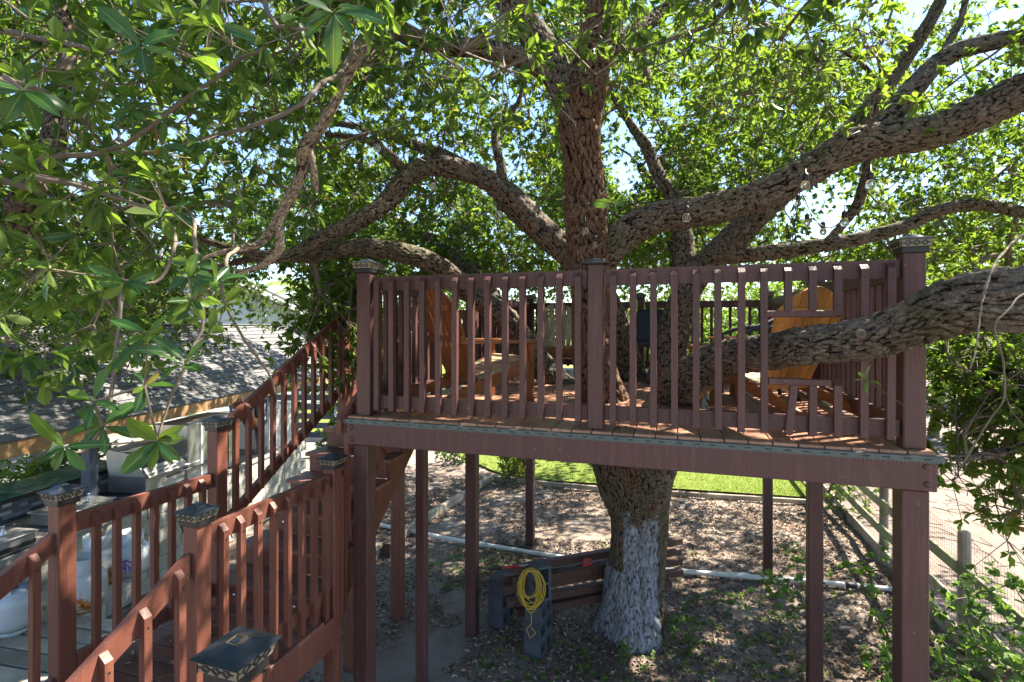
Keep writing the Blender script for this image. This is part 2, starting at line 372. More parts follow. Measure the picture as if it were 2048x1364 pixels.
M['leafmid'] = m_leaf('mid_oak_leaf', [(0.0, (0.010, 0.055, 0.022)), (0.4, (0.025, 0.09, 0.024)), (0.8, (0.08, 0.15, 0.02)), (0.96, (0.15, 0.19, 0.03)), (1.0, (0.32, 0.13, 0.03))],
                      (0.09, 0.145, 0.03), 0.40, 0.50, tcol=(0.42, 0.60, 0.05))
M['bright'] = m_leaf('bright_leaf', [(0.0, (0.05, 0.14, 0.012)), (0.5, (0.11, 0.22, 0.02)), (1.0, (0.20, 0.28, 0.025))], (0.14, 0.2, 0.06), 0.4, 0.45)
M['vine'] = m_leaf('vine_leaf', [(0.0, (0.025, 0.09, 0.012)), (0.6, (0.055, 0.15, 0.02)), (1.0, (0.18, 0.28, 0.03))], (0.12, 0.2, 0.05), 0.4, 0.4)
M['croton'] = m_leaf('croton_leaf', [(0.0, (0.04, 0.12, 0.01)), (0.5, (0.14, 0.2, 0.01)), (1.0, (0.5, 0.40, 0.02))], (0.2, 0.22, 0.04), 0.4, 0.4)
M['grass'] = m_leaf('grass_blade', [(0.0, (0.09, 0.15, 0.02)), (1.0, (0.21, 0.25, 0.05))], (0.13, 0.18, 0.04), 0.6, 0.3)
M['palm'] = m_leaf('palm_leaflet', [(0.0, (0.10, 0.18, 0.02)), (1.0, (0.30, 0.32, 0.05))], (0.2, 0.24, 0.05), 0.5, 0.4)

# ------------------------------------------------------------------ the setting
def m_ground(name, cols, scale=7.0, fine=55, bump=0.6, patch=None):
    t = NT(name); v = t.coord('Object'); a = t.noise(v, scale, 6, 0.7); b = t.noise(v, fine, 5, 0.8); c = t.noise(v, 0.7, 3, 0.6)
    col = t.ramp(t.math('ADD', t.math('MULTIPLY', a, 0.5), t.math('MULTIPLY', b, 0.5)), cols)
    if patch: col = t.mix(t.ramp(c, [(0.42, (0, 0, 0)), (0.62, (1, 1, 1))]), col, t.mix(b, patch[0], patch[1]))
    t.bump(t.math('ADD', a, t.math('MULTIPLY', b, 0.6)), bump, 0.03); return t.setp(col, 0.95, spec=0.1)
M['dirt'] = m_ground('sandy_mulch_soil', [(0.35, (0.065, 0.048, 0.038)), (0.5, (0.175, 0.135, 0.108)), (0.64, (0.32, 0.26, 0.21))], 6, 60, 0.9, ((0.20, 0.165, 0.14), (0.36, 0.30, 0.26)))
M['lawn'] = m_ground('lawn', [(0.3, (0.085, 0.125, 0.025)), (0.55, (0.15, 0.19, 0.04)), (0.7, (0.22, 0.24, 0.07))], 5, 90, 0.5)
M['field'] = m_ground('far_field', [(0.3, (0.12, 0.16, 0.04)), (0.6, (0.22, 0.24, 0.08))], 0.15, 3, 0.2)
M['sand'] = m_ground('pink_sand_arena', [(0.3, (0.125, 0.095, 0.080)), (0.5, (0.205, 0.165, 0.142)), (0.7, (0.28, 0.235, 0.205))], 3.0, 25, 0.9)

def sheet(name, poly, z, mat):
    me = bpy.data.meshes.new(name); me.from_pydata([(x, y, z) for x, y in poly], [], [tuple(range(len(poly)))]); me.materials.append(mat)
    return tag(link(name, me), kind='structure')
def grid_ground():
    n = 260; xs = np.linspace(-11, 9, n); ys = np.linspace(0.5, 17, n); X, Y = np.meshgrid(xs, ys)
    p = np.stack([X.ravel(), Y.ravel(), np.zeros(n * n)], 1)
    z = 0.035 * vnoise(p * 0.8, 3) + 0.018 * vnoise(p * 3, 4) + 0.01 * vnoise(p * 9, 5)
    d = np.minimum.reduce([p[:, 0] + 11, 9 - p[:, 0], p[:, 1] - 0.5, 17 - p[:, 1]]); z = np.where(d < 0.6, -0.06, z)
    p[:, 2] = z; i = np.arange(n * n).reshape(n, n)
    f = np.stack([i[:-1, :-1].ravel(), i[:-1, 1:].ravel(), i[1:, 1:].ravel(), i[1:, :-1].ravel()], 1)
    return tag(link('ground', np_mesh('ground', p, f, M['dirt'], True)), kind='structure')
grid_ground()
sheet('earth', [(-400, -60), (400, -60), (400, 500), (-400, 500)], -0.05, M['dirt'])
v_dir = Vector((0.304, 0.953, 0))
def fence_x(y): return 5.83 + 0.32 * (y - 8.1)
FL_ = [(-8.5, 17.6), (-2.2, 15.2), (-0.4, 12.6), (0.45, 12.0), (2.5, 11.55), (6.35, 10.7), (fence_x(26), 26), (fence_x(44), 44), (-40, 44), (-40, 17.6)]
sheet('lawn', FL_, 0.052, M['lawn'])
sheet('field', [(-390, 43.9), (390, 43.9), (390, 490), (-390, 490)], 0.048, M['field'])
sheet('sand_arena', [(fence_x(0.5), 0.5), (40, 0.5), (60, 40), (fence_x(40), 40)], 0.056, M['sand'])
sheet('paved_patio', [(-16, 7.0), (-5.0, 7.0), (-4.3, 16.6), (-16, 16.6)], 0.06, M['pave'])

# ------------------------------------------------------------------ bark tubes
def catmull(pts, ds):
    pts = np.array(pts, float); pts = np.vstack([2 * pts[0] - pts[1], pts, 2 * pts[-1] - pts[-2]]); out = []
    for i in range(1, len(pts) - 2):
        p0, p1, p2, p3 = pts[i - 1:i + 3]; L = np.linalg.norm(p2[:3] - p1[:3]); m = max(2, int(L / ds))
        t = np.linspace(0, 1, m, endpoint=False)[:, None]
        out.append(0.5 * ((2 * p1) + (-p0 + p2) * t + (2 * p0 - 5 * p1 + 4 * p2 - p3) * t ** 2 + (-p0 + 3 * p1 - 3 * p2 + p3) * t ** 3))
    out.append(pts[-2][None]); return np.vstack(out)

def hash2(i, j, s):
    h = (i * 374761393 + j * 668265263 + s * 1442695041) & 0xffffffff
    h = ((h ^ (h >> 13)) * 1274126177) & 0xffffffff
    return ((h ^ (h >> 16)) & 0xffff) / 65535.0

def bark_tube(ctrl, ds=0.02, cell=(0.032, 0.10), amp=0.012, seed=0, res=0.014, lump=0.08, origin=(0, 0, 0), flare=None):
    c = catmull(ctrl, ds); p = c[:, :3]; r = np.maximum(c[:, 3], 0.0025)
    p = p + np.stack([vnoise(p * 2.2, seed + 40 + k) for k in range(3)], 1) * r[:, None] * 0.18
    if r.mean() < 0.03: p = p + np.stack([vnoise(p * 7, seed + 50 + k) for k in range(3)], 1) * 0.012 + np.stack([vnoise(p * 22, seed + 60 + k) for k in range(3)], 1) * 0.0022
    n = len(p); T = np.gradient(p, axis=0); T /= np.linalg.norm(T, axis=1)[:, None] + 1e-9
    x = np.cross(T[0], [0.13, 1.0, 0.21]); x /= np.linalg.norm(x); Xs = []
    for i in range(n):
        x = x - T[i] * x.dot(T[i]); x /= np.linalg.norm(x); Xs.append(x.copy())
    X = np.array(Xs); Y = np.cross(T, X)
    k = int(np.clip(2 * math.pi * r.mean() / res, 10, 170)); a = np.arange(k) / k * 2 * math.pi
    s = np.concatenate([[0], np.cumsum(np.linalg.norm(np.diff(p, axis=0), axis=1))])
    na = max(5, int(round(2 * math.pi * r.mean() / cell[0])))
    A, Sg = np.meshgrid(a, s)
    q = np.stack([np.cos(A) * 1.5, np.sin(A) * 1.5, Sg * 3.0], -1).reshape(-1, 3)
    u = A / (2 * math.pi) * na + 0.9 * vnoise(q * 1.1, seed).reshape(A.shape) + 0.35 * vnoise(q * 3.3, seed + 1).reshape(A.shape)
    v = Sg / cell[1] + 0.5 * vnoise(q * 1.7, seed + 2).reshape(A.shape)
    iu = np.floor(u).astype(np.int64); iv = np.floor(v).astype(np.int64); F1 = np.full(u.shape, 9.0); F2 = F1.copy()
    for du in (-1, 0, 1):
        for dv in (-1, 0, 1):
            ci = iu + du; cj = iv + dv; cm = np.mod(ci, na)
            fu = ci + hash2(cm, cj, seed + 7) ; fv = cj + hash2(cm, cj, seed + 19)
            d = np.hypot(u - fu, v - fv); F2 = np.where(d < F1, F1, np.minimum(F2, d)); F1 = np.minimum(F1, d)
    e = np.clip((F2 - F1) / 0.36, 0, 1); e = e * e * (3 - 2 * e)
    pw = np.stack([np.cos(A), np.sin(A), Sg * 1.2], -1).reshape(-1, 3)
    lum = 1 + lump * vnoise(pw * 1.3, seed + 5).reshape(A.shape) + 0.5 * lump * vnoise(pw * 3.1, seed + 6).reshape(A.shape)
    rr = r[:, None] * lum + amp * (e - 0.6) + amp * 0.5 * vnoise(q * 5, seed + 9).reshape(A.shape)
    if flare is not None: rr = rr + flare(A, p[:, 2][:, None])
    V = p[:, None] + (np.cos(A)[..., None] * X[:, None] + np.sin(A)[..., None] * Y[:, None]) * rr[..., None]
    V = V.reshape(-1, 3) - np.array(origin)
    i = np.arange(n * k).reshape(n, k); j = np.roll(i, -1, 1)
    f = np.stack([i[:-1].ravel(), j[:-1].ravel(), j[1:].ravel(), i[1:].ravel()], 1)
    V = np.vstack([V, p[0] - origin, p[-1] - origin])
    f3 = np.concatenate([np.stack([j[0], i[0], np.full(k, n * k)], 1), np.stack([i[-1], j[-1], np.full(k, n * k + 1)], 1)])
    cr = np.concatenate([e.ravel(), [1, 1]])
    return V, [f, f3], cr, p, r

TRUNK = Vector((1.49, 6.12, 0))
oak = empty('oak_tree', TRUNK, 0, 'massive live oak with whitewashed trunk whose limbs rise through the raised deck', 'tree')
def flare(A, z):
    g = np.clip(1 - z / 0.55, 0, 1) ** 2
    return g * (0.035 + 0.05 * np.cos(A * 5 + 0.7) + 0.03 * np.cos(A * 3))
tc_ = [(1.50, 6.12, -0.15, 0.42), (1.50, 6.12, 0.15, 0.385), (1.49, 6.13, 0.5, 0.345), (1.52, 6.13, 0.9, 0.325), (1.53, 6.13, 1.25, 0.33), (1.51, 6.12, 1.6, 0.39), (1.49, 6.12, 1.95, 0.49), (1.48, 6.12, 2.3, 0.56), (1.48, 6.12, 2.6, 0.5)]
V, f, cr, _, _ = bark_tube(tc_, 0.012, (0.027, 0.15), 0.027, 3, 0.014, 0.10, TRUNK, flare)
link('trunk', np_mesh('trunk', V, f, M['barktrunk'], True, {'crack': cr}), oak)
def pc(l): return [(*P(a, b, d), r) for a, b, d, r in l]
LIMBS = [  # (mat, points px,py,depth,radius)
 ('barkred', [(1290, 1010, 6.0, .24), (1262, 900, 5.6, .24), (1210, 815, 4.85, .21), (1186, 730, 4.62, .165), (1180, 650, 4.58, .145), (1182, 560, 4.56, .16), (1180, 480, 4.54, .18), (1174, 400, 4.5, .178), (1164, 325, 4.45, .158), (1156, 245, 4.4, .172), (1166, 170, 4.32, .19), (1180, 120, 4.25, .15), (1198, 40, 4.15, .14), (1218, -60, 4.05, .13), (1240, -220, 3.9, .12)]),
 ('bark', [(1160, 250, 4.38, .11), (1125, 170, 4.34, .125), (1078, 85, 4.24, .12), (1020, 5, 4.12, .11), (960, -90, 4.0, .10), (880, -240, 3.8, .09)]),
 ('bark', [(1150, 215, 4.36, .09), (1100, 150, 4.3, .085), (1040, 115, 4.22, .078), (970, 96, 4.12, .072), (880, 88, 4.0, .066), (800, 66, 3.85, .058), (740, 20, 3.7, .05), (680, -60, 3.6, .045)]),
 ('bark', [(1300, 980, 5.8, .22), (1322, 880, 5.3, .21), (1350, 800, 4.7, .205), (1388, 748, 4.2, .165), (1460, 716, 3.8, .128), (1550, 702, 3.35, .112), (1640, 690, 2.98, .106), (1740, 672, 2.72, .105), (1850, 642, 2.45, .116), (1960, 608, 2.2, .125), (2060, 602, 2.05, .125), (2260, 560, 1.9, .12), (2600, 480, 1.9, .11)]),
 ('bark', [(1185, 590, 4.62, .10), (1212, 510, 4.58, .14), (1262, 462, 4.45, .135), (1330, 432, 4.3, .12), (1420, 417, 4.1, .112), (1505, 395, 4.0, .11), (1600, 352, 3.9, .115), (1700, 295, 3.8, .12), (1780, 276, 3.7, .112), (1860, 265, 3.6, .112), (1960, 228, 3.5, .116), (2060, 180, 3.4, .12), (2260, 100, 3.3, .115), (2600, -40, 3.3, .10)]),
 ('bark', [(1730, 285, 3.75, .06), (1785, 225, 3.8, .075), (1845, 155, 3.8, .07), (1895, 112, 3.8, .062), (1975, 86, 3.7, .058), (2080, 68, 3.6, .052), (2300, 40, 3.5, .045)]),
 ('bark', [(1305, 960, 6.1, .18), (1318, 830, 6.1, .20), (1330, 745, 6.1, .19), (1352, 650, 6.05, .17), (1385, 565, 5.95, .155), (1438, 508, 5.8, .15), (1500, 445, 5.7, .14), (1560, 392, 5.6, .125), (1650, 310, 5.5, .10), (1760, 190, 5.4, .08), (1850, 60, 5.2, .055), (1900, -40, 5.1, .04), (1960, -160, 5.0, .02)]),
 ('bark', [(1372, 590, 6.1, .11), (1370, 520, 6.15, .12), (1366, 470, 6.15, .11), (1350, 400, 6.2, .09), (1318, 350, 6.25, .075), (1290, 290, 6.3, .065), (1262, 250, 6.3, .045), (1225, 190, 6.2, .03), (1195, 120, 6.1, .01)]),
 ('bark', [(1430, 518, 5.8, .085), (1500, 508, 5.7, .085), (1600, 497, 5.6, .08), (1700, 480, 5.5, .074), (1800, 456, 5.4, .068), (1870, 422, 5.3, .062), (1960, 408, 5.2, .058), (2060, 425, 5.1, .05), (2250, 440, 5.0, .04)]),
 ('bark', [(1650, 485, 5.5, .035), (1688, 445, 5.5, .045), (1718, 400, 5.4, .05), (1735, 330, 5.3, .042), (1745, 240, 5.2, .03), (1762, 160, 5.1, .018), (1750, 90, 5.0, .008)]),
 ('bark', [(1190, 590, 4.85, .11), (1145, 515, 4.88, .12), (1082, 450, 4.92, .108), (1020, 388, 4.9, .10), (950, 347, 4.9, .098), (870, 330, 4.8, .098), (815, 352, 4.7, .088), (772, 405, 4.6, .08), (722, 440, 4.5, .072), (640, 478, 4.4, .058), (560, 515, 4.3, .044), (470, 500, 4.2, .028), (400, 478, 4.15, .018), (330, 470, 4.1, .007)]),
 ('bark', [(1280, 960, 6.1, .16), (1268, 800, 6.4, .18), (1258, 735, 6.4, .17), (1238, 670, 6.2, .15), (1212, 600, 5.9, .145), (1160, 535, 5.7, .135), (1095, 478, 5.7, .118), (1030, 420, 5.7, .11), (985, 370, 5.7, .10), (900, 320, 5.7, .07), (800, 280, 5.7, .045), (700, 250, 5.7, .028), (600, 245, 5.6, .010)]),
 ('bark', [(1255, 965, 6.1, .17), (1165, 810, 6.2, .16), (1105, 757, 6.15, .16), (1052, 692, 6.0, .14), (1012, 642, 5.8, .13), (950, 592, 5.6, .115), (890, 542, 5.3, .10), (830, 511, 5.1, .09), (760, 498, 4.9, .08), (690, 497, 4.8, .07), (620, 512, 4.6, .05), (540, 510, 4.4, .032), (470, 525, 4.3, .020), (400, 545, 4.2, .008)]),
 ('bark', [(1010, 385, 4.92, .035), (1002, 335, 4.88, .045), (990, 265, 4.85, .034), (1035, 205, 4.8, .020), (1050, 140, 4.7, .008)]),
 ('bark', [(818, 350, 4.72, .035), (782, 312, 4.6, .048), (735, 280, 4.5, .03), (650, 268, 4.3, .02)]),
 ('bark', [(1690, 285, 4.2, .02), (1745, 240, 4.2, .028), (1752, 165, 4.1, .02), (1700, 110, 4.0, .015), (1625, 70, 3.9, .01)]),
 ('bark', [(1850, 160, 3.8, .03), (1895, 90, 3.9, .026), (1925, 20, 3.9, .022), (1945, -60, 3.9, .018)]),
 ('bark', [(1180, 130, 4.9, .08), (1300, 40, 5.4, .08), (1450, -60, 6.0, .07), (1650, -200, 6.5, .06)]),
 ('bark', [(1330, 780, 6.3, .14), (1345, 690, 6.9, .12), (1360, 560, 7.6, .10), (1330, 430, 8.3, .08), (1280, 330, 9.0, .06)]),
 ('bark', [(2500, 560, 3.2, .06), (2300, 740, 3.2, .05), (2120, 855, 3.3, .038), (2000, 905, 3.4, .028), (1900, 918, 3.5, .018)]),
 ('bark', [(2400, 520, 3.7, .05), (2200, 640, 3.65, .035), (2060, 725, 3.6, .026), (1960, 800, 3.6, .016)]),
 ('bark', [(1010, 640, 6.0, .10), (960, 560, 7.0, .09), (860, 480, 8.0, .075), (740, 420, 9.0, .06), (600, 380, 10, .045)]),
]
nodes = []; nrad = []
for li, (mt, pts) in enumerate(LIMBS):
    pp = pc(pts); rm = sum(q[3] for q in pp) / len(pp)
    V, f, cr, p, r = bark_tube(pp, 0.015 if rm > 0.07 else 0.025, (0.013 + 0.10 * rm, 0.045 + 0.42 * rm), 0.006 + 0.11 * rm, 30 + li * 11, 0.010 if rm > 0.08 else 0.014, 0.09, TRUNK)
    lo = link('limb', np_mesh('limb', V, f, M[mt], True, {'crack': cr}), oak)
    q0 = 0 if li not in (0, 3, 6, 11, 12) else int(len(p) * 0.35)
    nodes.append(p[q0::6]); nrad.append(r[q0::6])
# knot scar on the trunk and branch stub on the big limb
kb = MB(); kc = P(1722, 668, 2.60)
kb.lathe([(0.026, -0.02), (0.024, 0.004), (0.021, 0.014), (0.014, 0.017), (0.010, 0.006), (0.003, 0.004)], n=14)
kd = (Vector((0, 0, EYE)) - kc).normalized()
k_ = kb.build('branch_stub', M['twig'], oak, True, kc - TRUNK); k_.rotation_euler = kd.to_track_quat('Z', 'Y').to_euler()

# ------------------------------------------------------------------ foliage engine
def leaf_verts(base, dirv, nrm, L, W, fold=0.25):
    """2-triangle folded leaves. arrays (n,3). returns V (4n,3), F (2n,3)"""
    side = np.cross(dirv, nrm); side /= np.linalg.norm(side, axis=1)[:, None] + 1e-9
    n = len(base); L = L[:, None]; W = W[:, None]
    m = base + dirv * L * 0.55
    tip = base + dirv * L - nrm * L * 0.12
    l = m + side * W * 0.5 + nrm * W * fold; r = m - side * W * 0.5 + nrm * W * fold
    V = np.stack([base, l, tip, r], 1).reshape(-1, 3); i = np.arange(n)[:, None] * 4
    Fc = np.concatenate([i + [0, 2, 1], i + [0, 3, 2]], 1).reshape(-1, 3)
    return V, Fc
def leaf6(base, dirv, nrm, L, W, fold=0.2):
    """8-vertex leaves (rounded obovate), 6 tris"""
    side = np.cross(dirv, nrm); side /= np.linalg.norm(side, axis=1)[:, None] + 1e-9
    n = len(base); L = L[:, None]; W = W[:, None]
    def at(t, s, up): return base + dirv * L * t + side * W * s + nrm * (W * up - L * 0.16 * t * t)
    V = np.stack([base, at(.42, .36, fold), at(.75, .48, fold), at(1, 0, 0), at(.75, -.48, fold), at(.42, -.36, fold), at(.5, 0, 0)], 1).reshape(-1, 3)
    i = np.arange(n)[:, None] * 7
    Fq = np.concatenate([i + [0, 6, 1, 0][:3], i + [6, 3, 2], i + [6, 2, 1], i + [0, 5, 6], i + [6, 5, 4], i + [6, 4, 3]], 1).reshape(-1, 3)
    return V, Fq
def unit(a): return a / (np.linalg.norm(a, axis=1)[:, None] + 1e-9)
def rosettes(tips, tdir, per, Lm, rg, spread=0.9, up=0.35, tint=None, big=False, wr=0.40):
    """leaves around each tip. returns V,F,tint"""
    n = len(tips); b = np.repeat(tips, per, 0); td = np.repeat(tdir, per, 0)
    rnd = unit(rg.normal(size=(n * per, 3))); side = unit(rnd - td * (rnd * td).sum(1)[:, None])
    sp = rg.uniform(0.4, 1.0, (n * per, 1)) * spread
    d = unit(td * (1 - sp * 0.55) + side * sp + np.array([0, 0, -0.12]))
    nr = unit(td * 0.8 + np.array([0, 0, up * 2]) - d * ((td * 0.8 + np.array([0, 0, up * 2])) * d).sum(1)[:, None] + rg.normal(size=(n * per, 3)) * 0.25)
    nr = unit(nr - d * (nr * d).sum(1)[:, None])
    L = Lm * rg.uniform(0.6, 1.15, n * per); W = L * rg.uniform(wr * 0.8, wr * 1.2, n * per)
    b = b - td * rg.uniform(0, 0.35, (n * per, 1)) * Lm
    V, Fc = (leaf6 if big else leaf_verts)(b, d, nr, L, W)
    tt = np.repeat(tint if tint is not None else rg.uniform(0, 1, n), per) + rg.normal(0, 0.13, n * per)
    k = len(V) // (n * per)
    return V, Fc, np.repeat(np.clip(tt, 0, 1), k)
def grow(roots, rrad, targets, rg, seg=0.22, wob=0.10, maxd=99):
    """attach every target to the nearest branch node by a wobbly path. returns paths and end dirs"""
    N = len(roots); cap = N + len(targets) * 14
    pos = np.zeros((cap, 3)); pos[:N] = roots; par = np.full(cap, -1); cnt = N
    from_root = np.zeros(cap); ords = np.argsort([np.min(((roots - t) ** 2).sum(1)) for t in targets])
    paths = []; tips = []; dirs = []
    for ti in ords:
        t = targets[ti]; d2 = ((pos[:cnt] - t) ** 2).sum(1) * (1 + 0.0 * from_root[:cnt]); j = int(d2.argmin()); d = math.sqrt(d2[j])
        if d > maxd: continue
        m = max(1, min(12, int(d / seg))); a = pos[j]; prev = j; path = [j]
        bend = rg.normal(size=3) * d * 0.14; bend[2] += 0.10 * d
        for q in range(1, m + 1):
            s = q / m; x = a + (t - a) * s + bend * math.sin(math.pi * s) + rg.normal(size=3) * wob * seg * (0 if q == m else 1)
            if cnt >= cap: break
            pos[cnt] = x; par[cnt] = prev; prev = cnt; path.append(cnt); cnt += 1
        paths.append(path); tips.append(t); dd = pos[prev] - pos[path[-2]]; dirs.append(dd / (np.linalg.norm(dd) + 1e-9))
    load = np.zeros(cnt)
    for p in paths: load[p[-1]] += 1
    for k in range(cnt - 1, N - 1, -1): load[par[k]] += load[k]
    return pos[:cnt], par[:cnt], paths, np.array(tips), np.array(dirs), load
def tubes(pos, paths, radius, sides):
    Vs = []; Fs = []; b = 0; an = np.arange(sides) / sides * 2 * math.pi
    for p in paths:
        q = pos[p]; n = len(q)
        if n < 2: continue
        rp = radius[p].copy(); rp[0] = min(rp[0], rp[1] * 1.4)
        if rp.max() > 0.006 and n > 2:
            c4 = catmull(np.hstack([q, rp[:, None]]), max(0.05, np.linalg.norm(q[1] - q[0]) / 3)); q = c4[:, :3]; rp = c4[:, 3]; n = len(q)
            q = q + np.stack([vnoise(q * 9, 5 + k_) for k_ in range(3)], 1) * 0.012
        T = np.gradient(q, axis=0); T = unit(T); x = np.cross(T, [0.31, 0.2, 0.93]); x = unit(x); y = np.cross(T, x)
        r = rp
        V = q[:, None] + (np.cos(an)[None, :, None] * x[:, None] + np.sin(an)[None, :, None] * y[:, None]) * r[:, None, None]
        i = np.arange(n * sides).reshape(n, sides) + b; j = np.roll(i, -1, 1)
        Vs.append(V.reshape(-1, 3)); Fs.append(np.stack([i[:-1].ravel(), j[:-1].ravel(), j[1:].ravel(), i[1:].ravel()], 1)); b += n * sides
    return np.vstack(Vs), np.vstack(Fs)

def proj(p):
    D = np.maximum(p[:, 1], 0.01); return 1024 + F * p[:, 0] / D, 651.6 - F * (p[:, 2] - EYE) / D
FLZ = EYE - 0.689
# main crown volume
def crown_targets(n, rg):
    c = np.array([1.2, 6.2, EYE + 1.4]); out = []
    while len(out) < n:
        q = rg.uniform([-8.5, -2.5, EYE - 1.0], [10.5, 14.5, EYE + 6.2], (4000, 3))
        dx = (q[:, 0] - c[0]) / 9.3; dy = (q[:, 1] - c[1]) / 8.3; rr = np.hypot(dx, dy)
        h = q[:, 2] - EYE
        top = 1.2 + 4.8 * np.sqrt(np.clip(1 - rr ** 2, 0, 1))
        dc = np.hypot(q[:, 0], q[:, 1])
        base = 0.95 + 0.75 * np.exp(-((q[:, 0] - 1.3) ** 2 + (q[:, 1] - 4.2) ** 2) / 9.0)
        base = np.where(rr > 0.72, base - (rr - 0.72) * 3.2, base)
        base = np.where((q[:, 0] < -2.4), np.minimum(base, 0.75 + 0.12 * (q[:, 0] + 2.4)), base)
        base += 0.35 * vnoise(q * 0.9, 71)
        ok = (rr < 1) & (h > base) & (h < top) & (dc > 1.9)
        ok &= ~((q[:, 0] > 4.5) & (q[:, 1] < 10) & (h < 0.9))
        dens = vnoise(q * 0.75, 77) * 0.5 + vnoise(q * 1.9, 78) * 0.5
        low = np.clip((h - base) / 1.6, 0, 1)
        dens = dens + 0.16 * np.clip((q[:, 1] - 7.0) / 2, 0, 1) - 0.08 * ((q[:, 0] > 1.5) & (q[:, 1] < 6.5) & (h > 1.9)) - 0.10 * ((q[:, 0] > -1.2) & (q[:, 0] < 4.0) & (q[:, 1] > 2.6) & (q[:, 1] < 6.0) & (h > 2.0))  # thinned on the sun's path to let light onto deck and stairs
        ok &= dens > (-0.14 + 0.14 * low + 0.30 * np.clip((1.0 - q[:, 0]) / 3.5, 0, 1) * (0.35 + 0.65 * low))
        # the open sky pocket past the right limb and beside the stem
        px, py = proj(q)
        for (gx, gy, sx, sy) in ((1640, 430, 90, 75), (1255, 300, 55, 95), (1480, 560, 90, 28), (800, 520, 70, 18), (560, 560, 60, 45), (1330, 200, 40, 30), (1870, 560, 60, 40)):
            ok &= ~((q[:, 1] > 2.5) & (((px - gx) / sx) ** 2 + ((py - gy) / sy) ** 2 < 1) & (rg.uniform(size=len(q)) < 0.93))
        out += list(q[ok])
    return np.array(out[:n])
crg = np.random.default_rng(5)
TG = crown_targets(5500, crg)
lob = []
def lobe(cx, cy, cz, rx, ry, rz, n, rg=crg):
    q = rg.normal(size=(n, 3)) * 0.45; q = q[np.abs(q).max(1) < 1]; return q * [rx, ry, rz] + [cx, cy, cz]
lob.append(lobe(-1.85, 5.6, EYE + 0.25, 0.55, 0.9, 0.9, 110))          # hanging by the stair top
lob.append(lobe(-5.6, 7.0, EYE + 0.25, 1.4, 1.4, 0.9, 150))            # sagging over the roof
lob.append(lobe(3.7, 3.6, EYE - 0.55, 0.9, 0.8, 1.0, 210))            # drooping past the right post
lob.append(lobe(5.2, 6.5, EYE + 0.6, 1.4, 1.8, 0.7, 160))
lob.append(lobe(-0.6, 8.0, EYE + 0.9, 1.6, 1.2, 0.5, 110))
TG = np.vstack([TG] + lob)
roots = np.vstack(nodes); rr0 = np.concatenate(nrad)
pos, par, paths, tips, dirs, load = grow(roots, rr0, TG, crg)
rad = np.clip(0.0032 * np.power(np.maximum(load, 1), 0.44), 0.0028, 0.020)
V, f = tubes(pos, paths, rad, 5)
tw = link('twigs', np_mesh('twigs', V - np.array(TRUNK), f, M['twig'], True), oak); tag(tw, kind='stuff')
# leafy sprays about every twig end
def sprays(tips, dirs, k, reach, rg):
    n = len(tips); b = np.repeat(tips, k, 0); d = np.repeat(dirs, k, 0)
    off = unit(rg.normal(size=(n * k, 3)) + d * 0.5 + [0, 0, 0.15]); ln = rg.uniform(0.15, 1, (n * k, 1)) ** 0.7 * reach
    return b + off * ln, unit(off + d * 0.3), b
def stub_tubes(a, b, r):
    n = len(a); T = unit(b - a); x = unit(np.cross(T, [0.3, 0.1, 0.9])); y = np.cross(T, x); V = []
    for q, rr_ in ((a, r * 1.3), (b, r * 0.7)):
        for k in range(3):
            an = 2 * math.pi * k / 3; V.append(q + (x * math.cos(an) + y * math.sin(an)) * rr_)
    V = np.stack(V, 1).reshape(-1, 3); i = np.arange(n)[:, None] * 6
    Fc = np.concatenate([i + [k, (k + 1) % 3, (k + 1) % 3 + 3, k + 3] for k in range(3)], 1).reshape(-1, 4); return V, Fc
st, sd, sb = sprays(tips, dirs, 9, 0.34, crg)
keep = (np.hypot(st[:, 0], st[:, 1]) > 1.3)
keep &= ~((st[:, 2] < FLZ + 1.25) & (st[:, 0] > -1.3) & (st[:, 0] < 3.2) & (st[:, 1] > 2.2) & (st[:, 1] < 8.6))
# leaf tunnels cut along the sun direction, added to throw flecks on stairs, deck, roof
grg = np.random.default_rng(44); Sv = np.array(S); gaps = []
def _l2w(u, v, z): c, s_ = math.cos(0.309), math.sin(0.309); return [-1.127 + u * c + v * s_, 3.978 - u * s_ + v * c, z]
for k in range(46): gaps.append((_l2w(grg.uniform(-1.2, -.1), grg.uniform(-3.0, 1.3), grg.uniform(1.4, 3.7)), grg.uniform(.09, .19)))
for k in range(22): gaps.append((_l2w(grg.uniform(0, 3.5), grg.uniform(0, 4.5), EYE - .6), grg.uniform(.08, .15)))
for k in range(34): gaps.append(([grg.uniform(-7.2, -5), grg.uniform(6, 14), 2.8], grg.uniform(.10, .22)))
for k in range(20): gaps.append(([grg.uniform(-1, 5), grg.uniform(4, 9), 0.0], grg.uniform(.10, .18)))
def in_gap(p):
    m = np.zeros(len(p), bool)
    for a, rad_ in gaps:
        d = p - np.array(a); t_ = d @ Sv; m |= (t_ > 0.5) & (np.linalg.norm(d - t_[:, None] * Sv, axis=1) < rad_)
    return m
keep &= ~in_gap(st)
st, sd, sb = st[keep], sd[keep], sb[keep]
V, f = stub_tubes(sb, st, 0.0028); o = link('twig_ends', np_mesh('twig_ends', V - np.array(TRUNK), f, M['twig']), oak); tag(o, kind='stuff')
tn = np.clip(0.47 + 0.55 * vnoise(st * 0.8, 91) + 0.10 * crg.normal(size=len(st)) + 0.10 * (st[:, 0] > 2), 0, 0.97)
near = np.hypot(st[:, 0], st[:, 1]) < 5.2
V1, f1, t1 = rosettes(st[near], sd[near], 8, 0.076, crg, tint=tn[near], big=True)
V2, f2, t2 = rosettes(st[~near], sd[~near], 8, 0.096, crg, tint=tn[~near])
print('crown leaves', near.sum() * 8, (~near).sum() * 8)
